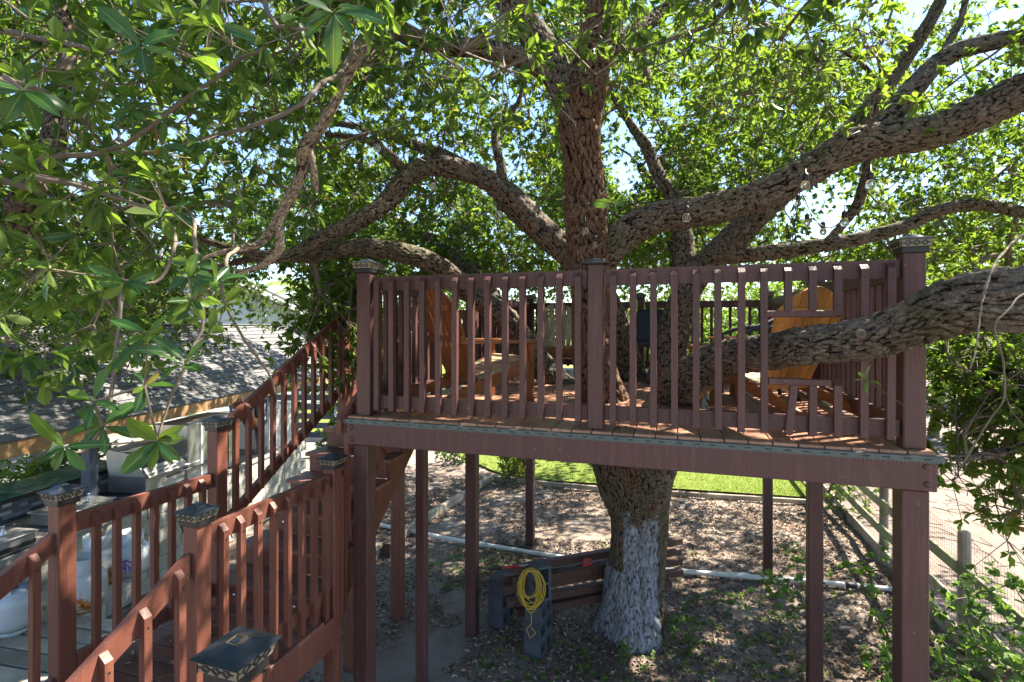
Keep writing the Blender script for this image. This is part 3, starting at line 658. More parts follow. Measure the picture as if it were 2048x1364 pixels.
o = link('crown', np_mesh('crown', V1 - np.array(TRUNK), f1, M['leaf'], False, {'tint': t1}), oak); tag(o, kind='stuff')
o = link('crown', np_mesh('crown_outer', V2 - np.array(TRUNK), f2, M['leaf'], False, {'tint': t2}), oak); tag(o, kind='stuff')

# ------------------------------------------------------------------ raised deck (local frame: x along the front, y to the back)
TH = 0.309; A0 = Vector((-1.127, 3.978, 0)); W_ = 3.558; L_ = 4.70; VM = 2.16; FL = EYE - 0.689; UF = EYE - 0.84; LF = EYE - 2.10
def loc2w(u, v, z=0): c, s = math.cos(TH), math.sin(TH); return Vector((A0.x + u * c + v * s, A0.y - u * s + v * c, z))
def w2loc(p): c, s = math.cos(TH), math.sin(TH); x, y = p[0] - A0.x, p[1] - A0.y; return (x * c - y * s, x * s + y * c)
deck = empty('raised_deck', A0, -TH, 'maroon painted wooden deck on tall posts built around the oak, with baluster railings', 'deck')
_shared = {}
def shared(key, fn):
    if key not in _shared: _shared[key] = fn()
    return _shared[key]

def post(parent, u, v, z0, z1, wd=0.14, wy=None, mat='paint', name='post'):
    b = MB().box((0, 0, (z1 - z0) / 2), (wd, wy or wd, z1 - z0), ch=0.006)
    return b.build(name, M[mat], parent, loc=(u, v, z0))

def cap_parts(parent_post, z, wd, s=1.0, lantern=True, broad=False):
    """solar lantern cap sitting on a post: flared roof, lens, frame"""
    w2 = wd / 2 + 0.012
    def base():
        m = MB(); m.box((0, 0, 0.014), (w2 * 2, w2 * 2, 0.034), ch=0.003)
        return m.mesh('cap_base', M['blacktrim'])
    def roof():
        m = MB(); h = 0.0; prof = [(w2 + 0.022, 0.070), (w2 + 0.024, 0.076), (w2 * 0.72, 0.088), (w2 * 0.35, 0.104), (w2 * 0.28, 0.108)]
        if broad: prof = [(w2 + 0.022, 0.070), (w2 + 0.024, 0.074), (w2 * 0.98, 0.079), (w2 * 0.40, 0.096), (w2 * 0.38, 0.097)]
        vs = []; 
        for r, zz in prof: vs += [(-r, -r, zz), (r, -r, zz), (r, r, zz), (-r, r, zz)]
        fs = [(3, 2, 1, 0)] + [(i * 4 + k, i * 4 + (k + 1) % 4, i * 4 + 4 + (k + 1) % 4, i * 4 + 4 + k) for i in range(len(prof) - 1) for k in range(4)] + [tuple((len(prof) - 1) * 4 + k for k in range(4))]
        m.add(vs, fs); return m.mesh('cap_roof', M['black'])
    def lens():
        m = MB(); m.add([(sx * (w2 + (0.004 if zz < .05 else 0.014)), sy * (w2 + (0.004 if zz < .05 else 0.014)), zz) for zz in (0.031, 0.070) for sx, sy in ((-1, -1), (1, -1), (1, 1), (-1, 1))],
                        [(0, 1, 5, 4), (1, 2, 6, 5), (2, 3, 7, 6), (3, 0, 4, 7)]); return m.mesh('cap_lens', M['capglass'])
    def tracery():
        m = MB()
        for a in range(4):
            rot = Matrix.Rotation(a * math.pi / 2, 3, 'Z')
            def q(x, t): d = w2 + 0.006 + 0.010 * t; return rot @ Vector((x, -d, 0.031 + 0.039 * t))
            for x0 in (-0.5, 0.0, 0.5):
                cx = x0 * w2 * 1.2; hw = w2 * 0.22
                pts = [q(cx, 0.15), q(cx + hw, 0.5), q(cx, 0.85), q(cx - hw, 0.5), q(cx, 0.15)]
                for p0, p1 in zip(pts[:-1], pts[1:]): m.beam(p0, p1, 0.004, 0.006, ch=0.0005)
            for x0, x1 in ((-1, -0.82), (-0.38, -0.22), (0.22, 0.38), (0.82, 1)): m.beam(q(x0 * w2, .5), q(x1 * w2, .5), 0.003, 0.004, ch=0.0005)
            m.beam(q(-w2 - 0.008, 0.5), q(-w2 - 0.004, 0.5), 0.004, 0.036, ch=0.0005)
        return m.mesh('cap_tracery', M['blacktrim'])
    key = (round(wd, 3), broad)
    # the cap is a sub-part of its post
    vs = MB(); 
    o = link('post_cap', shared(('roof', key), roof), parent_post, (0, 0, z)); o.scale = (s, s, s)
    for nm, fn in (('cap_base', base),) + ((('cap_lens', lens), ('cap_tracery', tracery)) if lantern else ()):
        q = link(nm, shared((nm, key), fn), parent_post, (0, 0, z)); q.scale = (s, s, s)
    if not lantern: o.location.z = z - 0.066

def railing(parent, p0, p1, z0, z1, out, n, top=1.065, bot=0.107, pad=0.10, cut=(), name='railing', mat='paint', bw=0.040, rh=0.105, skip=(), jit=0.004, ext=0.0, blo=0.035):
    """one railing bay between two posts; z0/z1 floor heights at both ends"""
    e = empty(name, (p0[0], p0[1], 0)); e.parent = parent
    p0v = Vector((0, 0, 0)); d = Vector((p1[0] - p0[0], p1[1] - p0[1], 0)); L = d.length; dn = d.normalized(); o = Vector((out[0], out[1], 0)).normalized()
    a = dn * 0.06; b = dn * (L - 0.06 + ext)
    sl = (z1 - z0) / L
    za, zb = z0 + sl * 0.06, z0 + sl * (L - 0.06 + ext)
    MB().sbar(a + Vector((0, 0, za + top - rh / 2)), b + Vector((0, 0, zb + top - rh / 2)), o, 0.04, rh).build('top_rail', M[mat], e)
    MB().sbar(a + Vector((0, 0, za + bot)), b + Vector((0, 0, zb + bot)), o, 0.04, 0.095).build('bottom_rail', M[mat], e)
    ang = math.atan2(o.y, o.x) + math.pi / 2
    def bal(h0, h1):
        t = bw / 2; hh = h1 - h0
        vs = [(-t, -t, 0.012), (t, -t, 0.012), (t, t, 0), (-t, t, 0), (-t, -t, hh - 0.035), (t, -t, hh - 0.035), (t, t, hh), (-t, t, hh)]
        m = MB().add(vs, [(3, 2, 1, 0), (4, 5, 6, 7), (0, 1, 5, 4), (1, 2, 6, 5), (2, 3, 7, 6), (3, 0, 4, 7)])
        m.add([(x * 0.005, -t - 0.0015, z + y * 0.005) for z in (0.07, hh - 0.085) for x, y in ((-1, -1), (1, -1), (1, 1), (-1, 1))], [(0, 1, 2, 3), (4, 5, 6, 7)])
        me_ = m.mesh('baluster', M[mat]); me_.materials.append(M['blacktrim'])
        for pi in (-1, -2): me_.polygons[pi].material_index = 1
        return me_
    for i in range(n):
        if i in skip: continue
        q = pad + (L - 2 * pad) * i / max(1, n - 1); zz = z0 + sl * q
        pos_ = dn * q + o * (0.02 + bw / 2 + 0.001)
        segs = [(blo, top - 0.014)]
        if i in cut: segs = [(0.035, cut[i][0]), (cut[i][1], top - 0.014)]
        for h0, h1 in segs:
            me = shared(('bal', round(h0, 3), round(h1, 3), bw, mat, 0 if top == 1.065 else 1), lambda: bal(h0, h1))
            ob = link('baluster', me, e, (pos_.x, pos_.y, zz + h0), (random.uniform(-jit, jit), (0.10 if i in cut and h0 < 0.1 and i == min(cut) else 0) + random.uniform(-jit, jit), ang + random.uniform(-0.03, 0.03)))
    return e, dn, o

# posts
POSTS = [(0, 0, 1, .118), (W_ / 2, 0, 0, .105), (W_, 0, 1, .108), (0, VM, 1, .12), (0, L_, 1, .12), (W_, 2.10, 1, .12), (W_, L_, 1, .12), (W_ / 2, L_, 1, .10)]
for u, v, lan, wd in POSTS:
    p = post(deck, u, v, FL, FL + 1.10, wd); cap_parts(p, 1.10, wd, lantern=bool(lan))
for u, v, wd in ((-0.01, -0.02, .125), (W_ - 0.01, -0.02, .132), (0, 0.9, .092), (0, VM, .13), (0, L_, .13), (W_, 2.10, .125), (W_, L_, .12)):
    b = MB().box((0, 0, (FL - 0.25) / 2), (wd, wd, FL - 0.25 + 0.06), ch=0.006); b.build('support_post', M['paint'], deck, loc=(u, v, 0))
# deck boards run front to back
nb = 28; bw_ = (W_ + 0.19) / nb
for i in range(nb):
    me = shared('board', lambda: MB().box((0, 0, 0), (bw_ - 0.006, L_ + 0.24, 0.026), ch=0.003).mesh('deck_board', M['deck']))
    o = link('deck_board', me, deck, (-0.11 + bw_ * (i + 0.5), L_ / 2 + 0.012, FL - 0.013 + random.uniform(-0.0012, 0.0012)))
# beams and joists
HB = 0.178
def beam_(u0, v0, u1, v1, name='rim_beam', zt=FL - 0.03, h=HB, t=0.045, mat='paint'):
    return MB().beam((u0, v0, zt - h / 2), (u1, v1, zt - h / 2), t, h, ch=0.004).build(name, M[mat], deck)
fb = beam_(-0.095, -0.115, W_ + 0.07, -0.115)
beam_(-0.072, -0.09, -0.072, L_ + 0.10); beam_(W_ + 0.047, -0.09, W_ + 0.047, L_ + 0.10); beam_(-0.15, L_ + 0.125, W_ + 0.15, L_ + 0.125)
for k in range(1, 10): beam_(-0.048, k * 0.47 - 0.06, W_ + 0.023, k * 0.47 - 0.06, 'joist', FL - 0.03, 0.16, 0.04)
# serrated galvanised strip along the front edge
m = MB(); u = -0.12; zt = FL - 0.018
while u < W_ + 0.085:
    m.add([(u, -0.142, zt), (u + 0.02, -0.142, zt), (u + 0.02, -0.144, zt - 0.026), (u + 0.015, -0.144, zt - 0.034), (u + 0.010, -0.144, zt - 0.037), (u + 0.005, -0.144, zt - 0.034), (u, -0.144, zt - 0.026),
           (u, -0.098, zt + 0.002), (u + 0.02, -0.098, zt + 0.002)], [(0, 6, 5, 4, 3, 2, 1), (0, 1, 8, 7)]); u += 0.02
m.build('edge_strip', M['galv'], deck)
u = -0.04
while u < W_ + 0.06:
    me = shared('clip', lambda: MB().box((0, 0, 0), (0.034, 0.004, 0.007), ch=0.001).mesh('clip', M['blacktrim']))
    link('strip_slot', me, deck, (u + random.uniform(-.01, .01), -0.1450, zt - 0.014)); u += 0.098
bolt = lambda: MB().lathe([(0.017, 0), (0.0165, 0.004), (0.012, 0.009), (0.004, 0.011)], n=12).mesh('bolt', M['paint'], True)
for u in (-0.05, W_ + 0.02):
    for z in (FL - 0.075, FL - 0.168): link('bolt', shared('bolt', bolt), deck, (u + (0.005 if z < FL - .1 else 0), -0.138, z), (R(90), 0, 0))
for k in range(9):
    for dz in (0.06, 0.14):
        link('nail', shared('nail', lambda: MB().lathe([(0.0035, 0), (0.003, 0.0012)], n=7).mesh('nail', M['blacktrim'])), deck, (0.12 + 0.405 * k + random.uniform(-.02, .02), -0.1378, FL - dz - random.uniform(0, .02)), (R(90), 0, 0))
# railings
railing(deck, (0, 0), (W_ / 2, 0), FL, FL, (0, -1), 13, pad=0.115)
cuts = {8: (0.375, 0.74), 9: (0.375, 0.74), 10: (0.375, 0.74)}
e, dn, oo = railing(deck, (W_ / 2, 0), (W_, 0), FL, FL, (0, -1), 13, pad=0.115, cut=cuts)
for z, x0, x1 in ((0.74, 1.02, 1.40), (0.375, 1.04, 1.37)):
    MB().box(((x0 + x1) / 2, -0.045, FL + z + (0.02 if z > .5 else -0.018)), (x1 - x0, 0.045, 0.04)).build('cleat', M['paint'], e)
railing(deck, (W_, 0), (W_, 2.10), FL, FL, (1, 0), 16)
railing(deck, (W_, 2.10), (W_, L_), FL, FL, (1, 0), 18)
railing(deck, (0, 0), (0, 1.18), FL, FL, (-1, 0), 9)
post(deck, -0.0, 1.21, FL, FL + 1.05, 0.09)
railing(deck, (0, VM), (0, L_), FL, FL, (-1, 0), 18)
railing(deck, (0, L_), (W_ / 2, L_), FL, FL, (0, 1), 13)
railing(deck, (W_ / 2, L_), (W_, L_), FL, FL, (0, 1), 13)

# ------------------------------------------------------------------ stairs and landings (same frame)
st_ = empty('staircase', loc2w(-0.6, 0.3), -TH, 'upper maroon stair flight with bolted risers climbing from the square landing to the deck', 'staircase')
def rel(o, u, v):  # child placed in the deck frame although its empty stands elsewhere
    return (u, v)
def off(u, v): return (u + 0.6, v - 0.3)
XL, XR = -1.03, -0.17; V0, V1_ = -0.43, 1.10; NR = 7; RISE = (UF - LF) / NR; RUN = (V1_ - V0) / (NR - 1)
for i in range(NR):
    z = LF + RISE * (i + 1); v = V0 + RUN * i
    a = off((XL + XR) / 2, v)
    me = shared('riser', lambda: MB().box((0, 0, 0), (XR - XL - 0.06, 0.02, RISE - 0.03), ch=0.002).mesh('riser', M['paint2']))
    link('riser', me, st_, (a[0], a[1] + 0.012, z - 0.03 - (RISE - 0.03) / 2))
    if i < NR - 1:
        for k in range(2):
            me = shared('tread', lambda: MB().box((0, 0, 0), (XR - XL + 0.05, RUN / 2 + 0.012, 0.034), ch=0.004).mesh('tread', M['tread']))
            link('tread', me, st_, (a[0], a[1] - 0.03 + (RUN / 2 + 0.016) * (k + 0.5), z - 0.016))
    for k in (0, 1):
        if (i * 3 + k) % 3 == 1 and i > 1: continue
        me = shared('sbolt', lambda: MB().lathe([(0.014, 0), (0.014, 0.005), (0.009, 0.008), (0.003, 0.008)], n=12).mesh('bolt_head', M['mirror'], True))
        bx = (-0.25, 0.30)[k] + (0.1 if i % 2 else -0.02)
        link('bolt_head', me, st_, (a[0] + bx, a[1] + 0.001, z - RISE * 0.55), (R(90), 0, 0))
def stringer(u):
    poly = []
    for i in range(NR):
        v = V0 + RUN * i + 0.02; z = LF + RISE * i
        poly += [(v, z - 0.03), (v, z + RISE - 0.035)]
    poly = poly[1:]
    vv = V1_ + 0.03
    poly += [(vv, UF - 0.30), (V0 + 0.16, LF - 0.22), (V0 - 0.02, LF - 0.22)]
    # x,z polygon extruded in y -> map to (u, v, z)
    m = MB(); n = len(poly); t = 0.04
    m.add([(u + 0.6 - t / 2, v - 0.3, z) for v, z in poly] + [(u + 0.6 + t / 2, v - 0.3, z) for v, z in poly],
          [tuple(range(n)), tuple(range(2 * n - 1, n - 1, -1))] + [(i, i + n, (i + 1) % n + n, (i + 1) % n) for i in range(n)])
    m.build('stringer', M['paint2'], st_)
stringer(XL + 0.01); stringer(XR - 0.01)
def spost(par, u, v, z0, z1, wd=0.10, cap=True, leg=True, mat='paint2', base=0.0):
    a = off(u, v) if par is st_ else par_off(par, u, v)
    p = post(par, a[0], a[1], z0, z1, wd, mat=mat)
    if cap: cap_parts(p, z1 - z0, wd)
    return p
def par_off(par, u, v):
    c = w2loc(par.location); return (u - c[0], v - c[1])
spost(st_, XL, V0 + 0.0, LF - 0.25, EYE - 0.68 - 0.108)
spost(st_, -1.01, 1.10, UF - 0.32, EYE + 0.245 - 0.108)
HR = 1.06
zt0 = EYE - 0.68 - 0.13; zt1 = EYE + 0.16
def slope_rail(par, u, va, vb, za, zb, n, out, depth=0.80, mat='paint2', rh=0.11, pad=0.12, name='railing'):
    a = par_off(par, u, va); b = par_off(par, u, vb)
    return railing(par, a, b, za - depth, zb - depth, out, n, top=depth, bot=0.06, pad=pad, name=name, mat=mat, rh=rh, bw=0.036, jit=0.003)
slope_rail(st_, -1.02, V0, 1.10, zt0 + 0.05, zt1, 11, (1, 0), depth=0.86)
slope_rail(st_, XR + 0.03, V0 + 0.2, 1.13, zt0 + 0.06, zt1, 9, (1, 0), depth=0.86)

ul = empty('upper_landing', loc2w(-0.6, 1.9), -TH, 'small upper stair landing one step below the deck at its left side', 'landing')
for i in range(9):
    a = par_off(ul, -0.575, 1.19 + 0.135 * i)
    link('deck_board', shared('lboard', lambda: MB().box((0, 0, 0), (0.98, 0.129, 0.03)).mesh('deck_board', M['tread'])), ul, (a[0], a[1], UF - 0.015))
for (ua, va, ub, vb) in ((-1.07, 1.13, -1.07, 2.27), (-1.05, 2.25, -0.15, 2.25)):
    a = par_off(ul, ua, va); b = par_off(ul, ub, vb)
    MB().beam((*a, UF - 0.13), (*b, UF - 0.13), 0.04, 0.19).build('rim_beam', M['paint2'], ul)
p = post(ul, *par_off(ul, -1.01, 2.19), UF, EYE + 0.29 - 0.108, 0.10, mat='paint2'); cap_parts(p, EYE + 0.29 - 0.108 - UF, 0.10)
post(ul, *par_off(ul, -1.01, 2.19), -0.05, UF - 0.04, 0.13, mat='paint2', name='support_post')
post(ul, *par_off(ul, -1.01, 1.22), -0.05, UF - 0.04, 0.12, mat='paint2', name='support_post')
railing(ul, par_off(ul, -1.01, 1.10), par_off(ul, -1.01, 2.19), EYE + 0.19 - 1.0, EYE + 0.19 - 1.0, (-1, 0), 8, top=1.0, mat='paint2')
railing(ul, par_off(ul, -1.01, 2.19), par_off(ul, -0.03, 2.19), EYE + 0.19 - 1.0, EYE + 0.19 - 1.0, (0, 1), 8, top=1.0, mat='paint2')

ll = empty('stair_landing', loc2w(-0.6, -0.9), -TH, 'lower square stair landing with dark lantern caps on its corner posts', 'landing')
VL0, VL1 = -1.62, -0.40
nbd = 9
for i in range(nbd):
    a = par_off(ll, (-1.10 - 0.13) / 2, VL0 + (VL1 - VL0) * (i + 0.5) / nbd)
    link('deck_board', shared('lboard2', lambda: MB().box((0, 0, 0), (1.06, (VL1 - VL0) / nbd - 0.006, 0.032)).mesh('deck_board', M['tread'])), ll, (a[0], a[1], LF - 0.016))
for (ua, va, ub, vb) in ((-0.115, VL0, -0.115, VL1 + 0.12), (-1.12, VL0, -1.12, VL1 + 0.05), (-1.1, VL1 - 0.01, -0.12, VL1 - 0.01), (-1.1, VL0 + 0.02, -0.12, VL0 + 0.02)):
    a = par_off(ll, ua, va); b = par_off(ll, ub, vb)
    MB().beam((*a, LF - 0.145), (*b, LF - 0.145), 0.04, 0.22).build('rim_beam', M['paint2'], ll)
LC = EYE - 0.955 - 0.108
P3 = (-0.17, -1.34); P4 = (-0.17, -0.20); P1 = (-1.10, -1.42); P2 = (XL, V0)
for (u, v) in (P3, P4): p = post(ll, *par_off(ll, u, v), -0.06, LC, 0.095, mat='paint2'); cap_parts(p, LC + 0.06, 0.095)
p = post(ll, *par_off(ll, *P1), -0.06, EYE - 0.916 - 0.108, 0.095, mat='paint2'); cap_parts(p, EYE - 0.916 - 0.108 + 0.06, 0.095)
RT = LC - 0.035 - LF
BL = 0.036
railing(ll, par_off(ll, *P3), par_off(ll, *P4), LF, LF, (1, 0), 8, top=RT, bot=0.12, mat='paint2', pad=0.13, blo=-0.10, bw=BL)
railing(ll, par_off(ll, *P1), par_off(ll, *P2), LF, LF, (1, 0), 7, top=RT - 0.01, bot=0.12, mat='paint2', pad=0.15, blo=0.07, bw=BL)
railing(ll, par_off(ll, *P4), par_off(ll, -0.17, -0.07), LF, LF, (1, 0), 2, top=RT, bot=0.12, mat='paint2', pad=0.09, blo=-0.10, bw=BL)
# lower flight toward the viewer
lf = empty('staircase', loc2w(-0.6, -2.4), -TH, 'lower maroon stair flight descending toward the viewer at the bottom left', 'staircase')
SL = 0.70
for i in range(7):
    z = LF - 0.178 * (i + 1); v = VL0 - 0.245 * (i + 0.5)
    a = par_off(lf, -0.62, v)
    link('tread', shared('tread2', lambda: MB().box((0, 0, 0), (0.92, 0.25, 0.036)).mesh('tread', M['tread'])), lf, (a[0], a[1], z - 0.018))
    link('riser', shared('riser2', lambda: MB().box((0, 0, 0), (0.90, 0.02, 0.145), ch=0.002).mesh('riser', M['paint2'])), lf, (a[0], a[1] + 0.115, z + 0.072))
for u in (-0.17, -1.10):
    m = MB(); vs = [(VL0, LF - 0.02), (VL0 - 1.9, LF - 0.02 - 1.9 * 0.727), (VL0 - 1.9, LF - 0.28 - 1.9 * 0.727), (VL0, LF - 0.28)]
    c = par_off(lf, u, 0); t = 0.02
    m.add([(c[0] - t, v + c[1], z) for v, z in vs] + [(c[0] + t, v + c[1], z) for v, z in vs], [(0, 1, 2, 3), (7, 6, 5, 4), (0, 4, 5, 1), (1, 5, 6, 2), (2, 6, 7, 3), (3, 7, 4, 0)])
    m.build('stringer', M['paint2'], lf)
def down_rail(u, v0, ztop, n, pad, out):
    L = 1.7; a = par_off(lf, u, v0); b = par_off(lf, u, v0 - L)
    return railing(lf, a, b, ztop - 0.9, ztop - 0.9 - L * 0.56, out, n, top=0.9, bot=0.03, pad=pad, mat='paint2', rh=0.12, bw=0.038)
down_rail(-0.17, -1.34, EYE - 1.17, 9, 0.13, (1, 0))
down_rail(-1.10, -1.42, EYE - 1.15, 8, 0.16, (1, 0))
for (u, v) in ((-0.17, -3.1), (-1.10, -3.2)): post(lf, *par_off(lf, u, v), -0.05, 1.35, 0.14, mat='paint2')
# single foreground newel with the broad lantern cap
NC = P(474, 1272, 1.5)
nw = empty('newel_post', (NC.x, NC.y, 0), -TH, 'nearest newel post topped by a broad dark solar lantern cap at the bottom edge', 'newel post')
p = post(nw, 0, 0, -0.02, NC.z - 0.108, 0.10, mat='paint2')
cap_parts(p, NC.z - 0.108 + 0.02, 0.10, broad=True)
zt_ = NC.z - 0.108 + 0.02 + 0.0972
m = MB(); ow = 0.018
pts = [(-ow, -ow * 1.2), (ow, -ow * 1.2), (ow, ow * 1.2), (-ow, ow * 1.2), (-ow, -ow * 1.2)]
for a, b in zip(pts[:-1], pts[1:]): m.beam((*a, 0), (*b, 0), 0.0016, 0.0008, ch=0.0001)
for a, b in (((0.008, 0.012), (0.018, 0.012)), ((0.018, 0.012), (0.018, 0.002)), ((0.018, 0.006), (0.009, 0.002)), ((0.012, 0.016), (0.016, 0.020))): m.beam((*a, 0), (*b, 0), 0.002, 0.0008, ch=0.0001)
m.build('cap_emblem', M['gold'], p, loc=(0, 0, zt_ + 0.0008))

# ------------------------------------------------------------------ chairs on the deck
def adirondack(px, py, D, yaw, label, wood='cedar', seat='seatwood', sc_=1.0, group='wooden adirondack chairs on the deck'):
    """local +x = direction the sitter faces; origin under the seat middle"""
    q = P(px, py, D); e = empty('adirondack_chair', (q.x, q.y, FL + 0.001), yaw, label, 'chair', group); e.scale = (sc_,) * 3
    W = 0.56; wx = M[wood + 'x'] if wood + 'x' in M else M['cedarx']
    for s in (-1, 1):
        y = s * W / 2
        m = MB(); poly = [(0.44, 0.40), (0.44, 0.28), (-0.62, -0.0), (-0.74, 0.0), (-0.60, 0.06), (0.10, 0.30), (0.30, 0.385)]
        m.prism(poly, y - 0.014, y + 0.014); m.build('side_rail', wx, e)
        MB().box((0.40, y + s * 0.032, 0.27), (0.095, 0.028, 0.54)).build('front_leg', M[wood], e)
        MB().add([(0.52, y - s * 0.04, 0.54), (0.50, y + s * 0.11, 0.54), (0.1, y + s * 0.10, 0.54), (-0.30, y + s * 0.05, 0.54), (-0.30, y - s * 0.02, 0.54), (0.1, y - s * 0.03, 0.54),
                  (0.52, y - s * 0.04, 0.565), (0.50, y + s * 0.11, 0.565), (0.1, y + s * 0.10, 0.565), (-0.30, y + s * 0.05, 0.565), (-0.30, y - s * 0.02, 0.565), (0.1, y - s * 0.03, 0.565)],
                 [(5, 4, 3, 2, 1, 0), (6, 7, 8, 9, 10, 11)] + [(i, (i + 1) % 6, (i + 1) % 6 + 6, i + 6) for i in range(6)]).build('armrest', wx, e)
        MB().prism([(0.36, 0.535), (0.44, 0.535), (0.40, 0.36)], y + s * 0.06 - 0.012, y + s * 0.06 + 0.012).build('arm_bracket', M[wood], e)
    for i in range(7):
        x = 0.42 - i * 0.082; z = 0.405 - 0.0 if i == 0 else 0.40 - (i - 0) * 0.024
        MB().box((x, 0, z), (0.074, W + 0.03, 0.022), Matrix.Rotation(R(-16), 3, 'Y') if i else None).build('seat_slat', M[seat], e)
    # back: fanned slats leaning back
    n = 7; lean = R(22)
    bx = Vector((-0.10, 0, 0.20)); up = Vector((-math.sin(lean), 0, math.cos(lean))); nrm = Vector((math.cos(lean), 0, math.sin(lean)))
    for i in range(n):
        k = i - (n - 1) / 2; y0 = k * 0.066; y1 = k * 0.098; Lh = 0.87 - 0.016 * k * k
        a0, a1 = y0 - 0.030, y0 + 0.030; b0, b1 = y1 - 0.044, y1 + 0.044
        arc = lambda y_: 0.90 - 2.0 * y_ * y_ if abs(y_) < 0.40 else 0.58
        vs = []
        for th in (-0.010, 0.010):
            for (yy, hh) in ((a0, 0), (a1, 0), (b1, arc(b1)), ((b0 + b1) / 2, arc((b0 + b1) / 2)), (b0, arc(b0))):
                p = bx + up * hh + nrm * th; vs.append((p.x, yy, p.z))
        MB().add(vs, [(4, 3, 2, 1, 0), (5, 6, 7, 8, 9)] + [(i_, (i_ + 1) % 5, (i_ + 1) % 5 + 5, i_ + 5) for i_ in range(5)]).build('back_slat', M[wood], e)
    for h, wd, nm in ((0.42, 0.66, 'back_brace'), (0.70, 0.50, 'back_brace'), (0.04, 0.54, 'back_brace')):
        p = bx + up * h - nrm * 0.028
        MB().box((p.x, 0, p.z), (0.03, wd, 0.05), Matrix.Rotation(-lean, 3, 'Y')).build(nm, M['amber'] if wood == 'amber' else wx, e)
    return e
adirondack(945, 800, 4.55, R(36), 'reddish adirondack chair with pale seat slats, nearest the left end of the front railing')
adirondack(1550, 800, 4.2, R(107), 'large amber adirondack chair seen from behind under the big right limb', 'amber', 'seatwood', 0.95)
adirondack(1520, 700, 5.8, R(150), 'darker brown adirondack chair behind the navy wicker armchair', 'cedar', 'seatwood')
adirondack(1118, 720, 7.5, R(-92), 'sun-bleached adirondack chair at the back railing left of the upright limb', 'seatwood', 'seatwood')

def wicker_chair(x, y, yaw, label, tilt=0.0):
    e = empty('wicker_chair', (x, y, FL + 0.001), yaw, label, 'chair', 'dark wicker chairs on the deck')
    bk = M['wicker']
    m = MB(); nu, nv = 9, 11; vs = []; fs = []
    def bp(i, j, off_):
        t = i / (nu - 1) - 0.5; h = j / (nv - 1); yy = t * (0.46 + 0.04 * h); xx = -0.24 - 0.16 * h - 0.03 * h * h + 0.20 * t * t + off_
        return (xx, yy, 0.44 + 0.50 * h - 0.05 * (2 * t) ** 2 * h)
    for off_ in (0, -0.018):
        for i in range(nu):
            for j in range(nv): vs.append(bp(i, j, off_))
    N = nu * nv
    for i in range(nu - 1):
        for j in range(nv - 1):
            q = (i * nv + j, (i + 1) * nv + j, (i + 1) * nv + j + 1, i * nv + j + 1); fs += [q, tuple(a + N for a in q[::-1])]
    for i in range(nu - 1): fs += [(i * nv + nv - 1, (i + 1) * nv + nv - 1, (i + 1) * nv + nv - 1 + N, i * nv + nv - 1 + N), (i * nv, i * nv + N, (i + 1) * nv + N, (i + 1) * nv)]
    for j in range(nv - 1): fs += [(j, j + 1, j + 1 + N, j + N), ((nu - 1) * nv + j, (nu - 1) * nv + j + N, (nu - 1) * nv + j + 1 + N, (nu - 1) * nv + j + 1)]
    m.add(vs, fs); m.build('backrest', bk, e, True)
    # woven vertical strands proud of the back
    m = MB()
    for i in range(17):
        t = i / 16 * (nu - 1); 
        pts = [Vector(bp(t, j, -0.022)) for j in range(0, nv, 2)]; m.tube(pts, 0.006, 5)
    m.build('woven_strands', bk, e, True)['kind'] = 'stuff'
    rim = MB(); rim.tube([bp(0, 0, -.01)] + [bp(0, j, -.01) for j in (4, 8, 10)] + [bp(i, 10, -.01) for i in range(1, nu)] + [bp(8, j, -.01) for j in (8, 4, 0)], 0.016, 7); rim.build('back_rim', bk, e, True)
    MB().box((0.0, 0, 0.42), (0.50, 0.50, 0.07), ch=0.02).build('seat', bk, e)
    for s in (-1, 1):
        MB().tube([(0.24, s * 0.26, 0.0), (0.25, s * 0.27, 0.42), (0.24, s * 0.28, 0.60), (0.12, s * 0.285, 0.655), (-0.10, s * 0.28, 0.68), (-0.28, s * 0.25, 0.76)], [0.018, 0.02, 0.02, 0.022, 0.022, 0.018], 8).build('arm_frame', bk, e, True)
        MB().tube([(-0.24, s * 0.22, 0.42), (-0.30, s * 0.23, 0.0)], 0.018, 8).build('rear_leg', bk, e, True)
    return e
q = P(1308, 700, 7.4); wicker_chair(q.x, q.y, R(-100), 'black wicker chair with its back to the far railing, between the upright limbs')
q = P(1512, 700, 4.95); wicker_chair(q.x, q.y, R(172), 'navy wicker armchair facing left beside the large amber chair')
# small side table
q = P(1428, 700, 4.9); e = empty('side_table', (q.x, q.y, FL + 0.001), R(-15), 'small cedar side table with slatted top left of the right-hand chairs', 'table')
for i in range(5): MB().box((0, -0.18 + i * 0.09, 0.50), (0.46, 0.082, 0.022)).build('table_slat', M['cedarx'], e)
for sx in (-1, 1):
    for sy in (-1, 1): MB().box((sx * 0.19, sy * 0.17, 0.245), (0.05, 0.05, 0.49)).build('leg', M['cedar'], e)
MB().box((0, 0, 0.455), (0.40, 0.36, 0.05)).build('apron', M['cedar'], e)

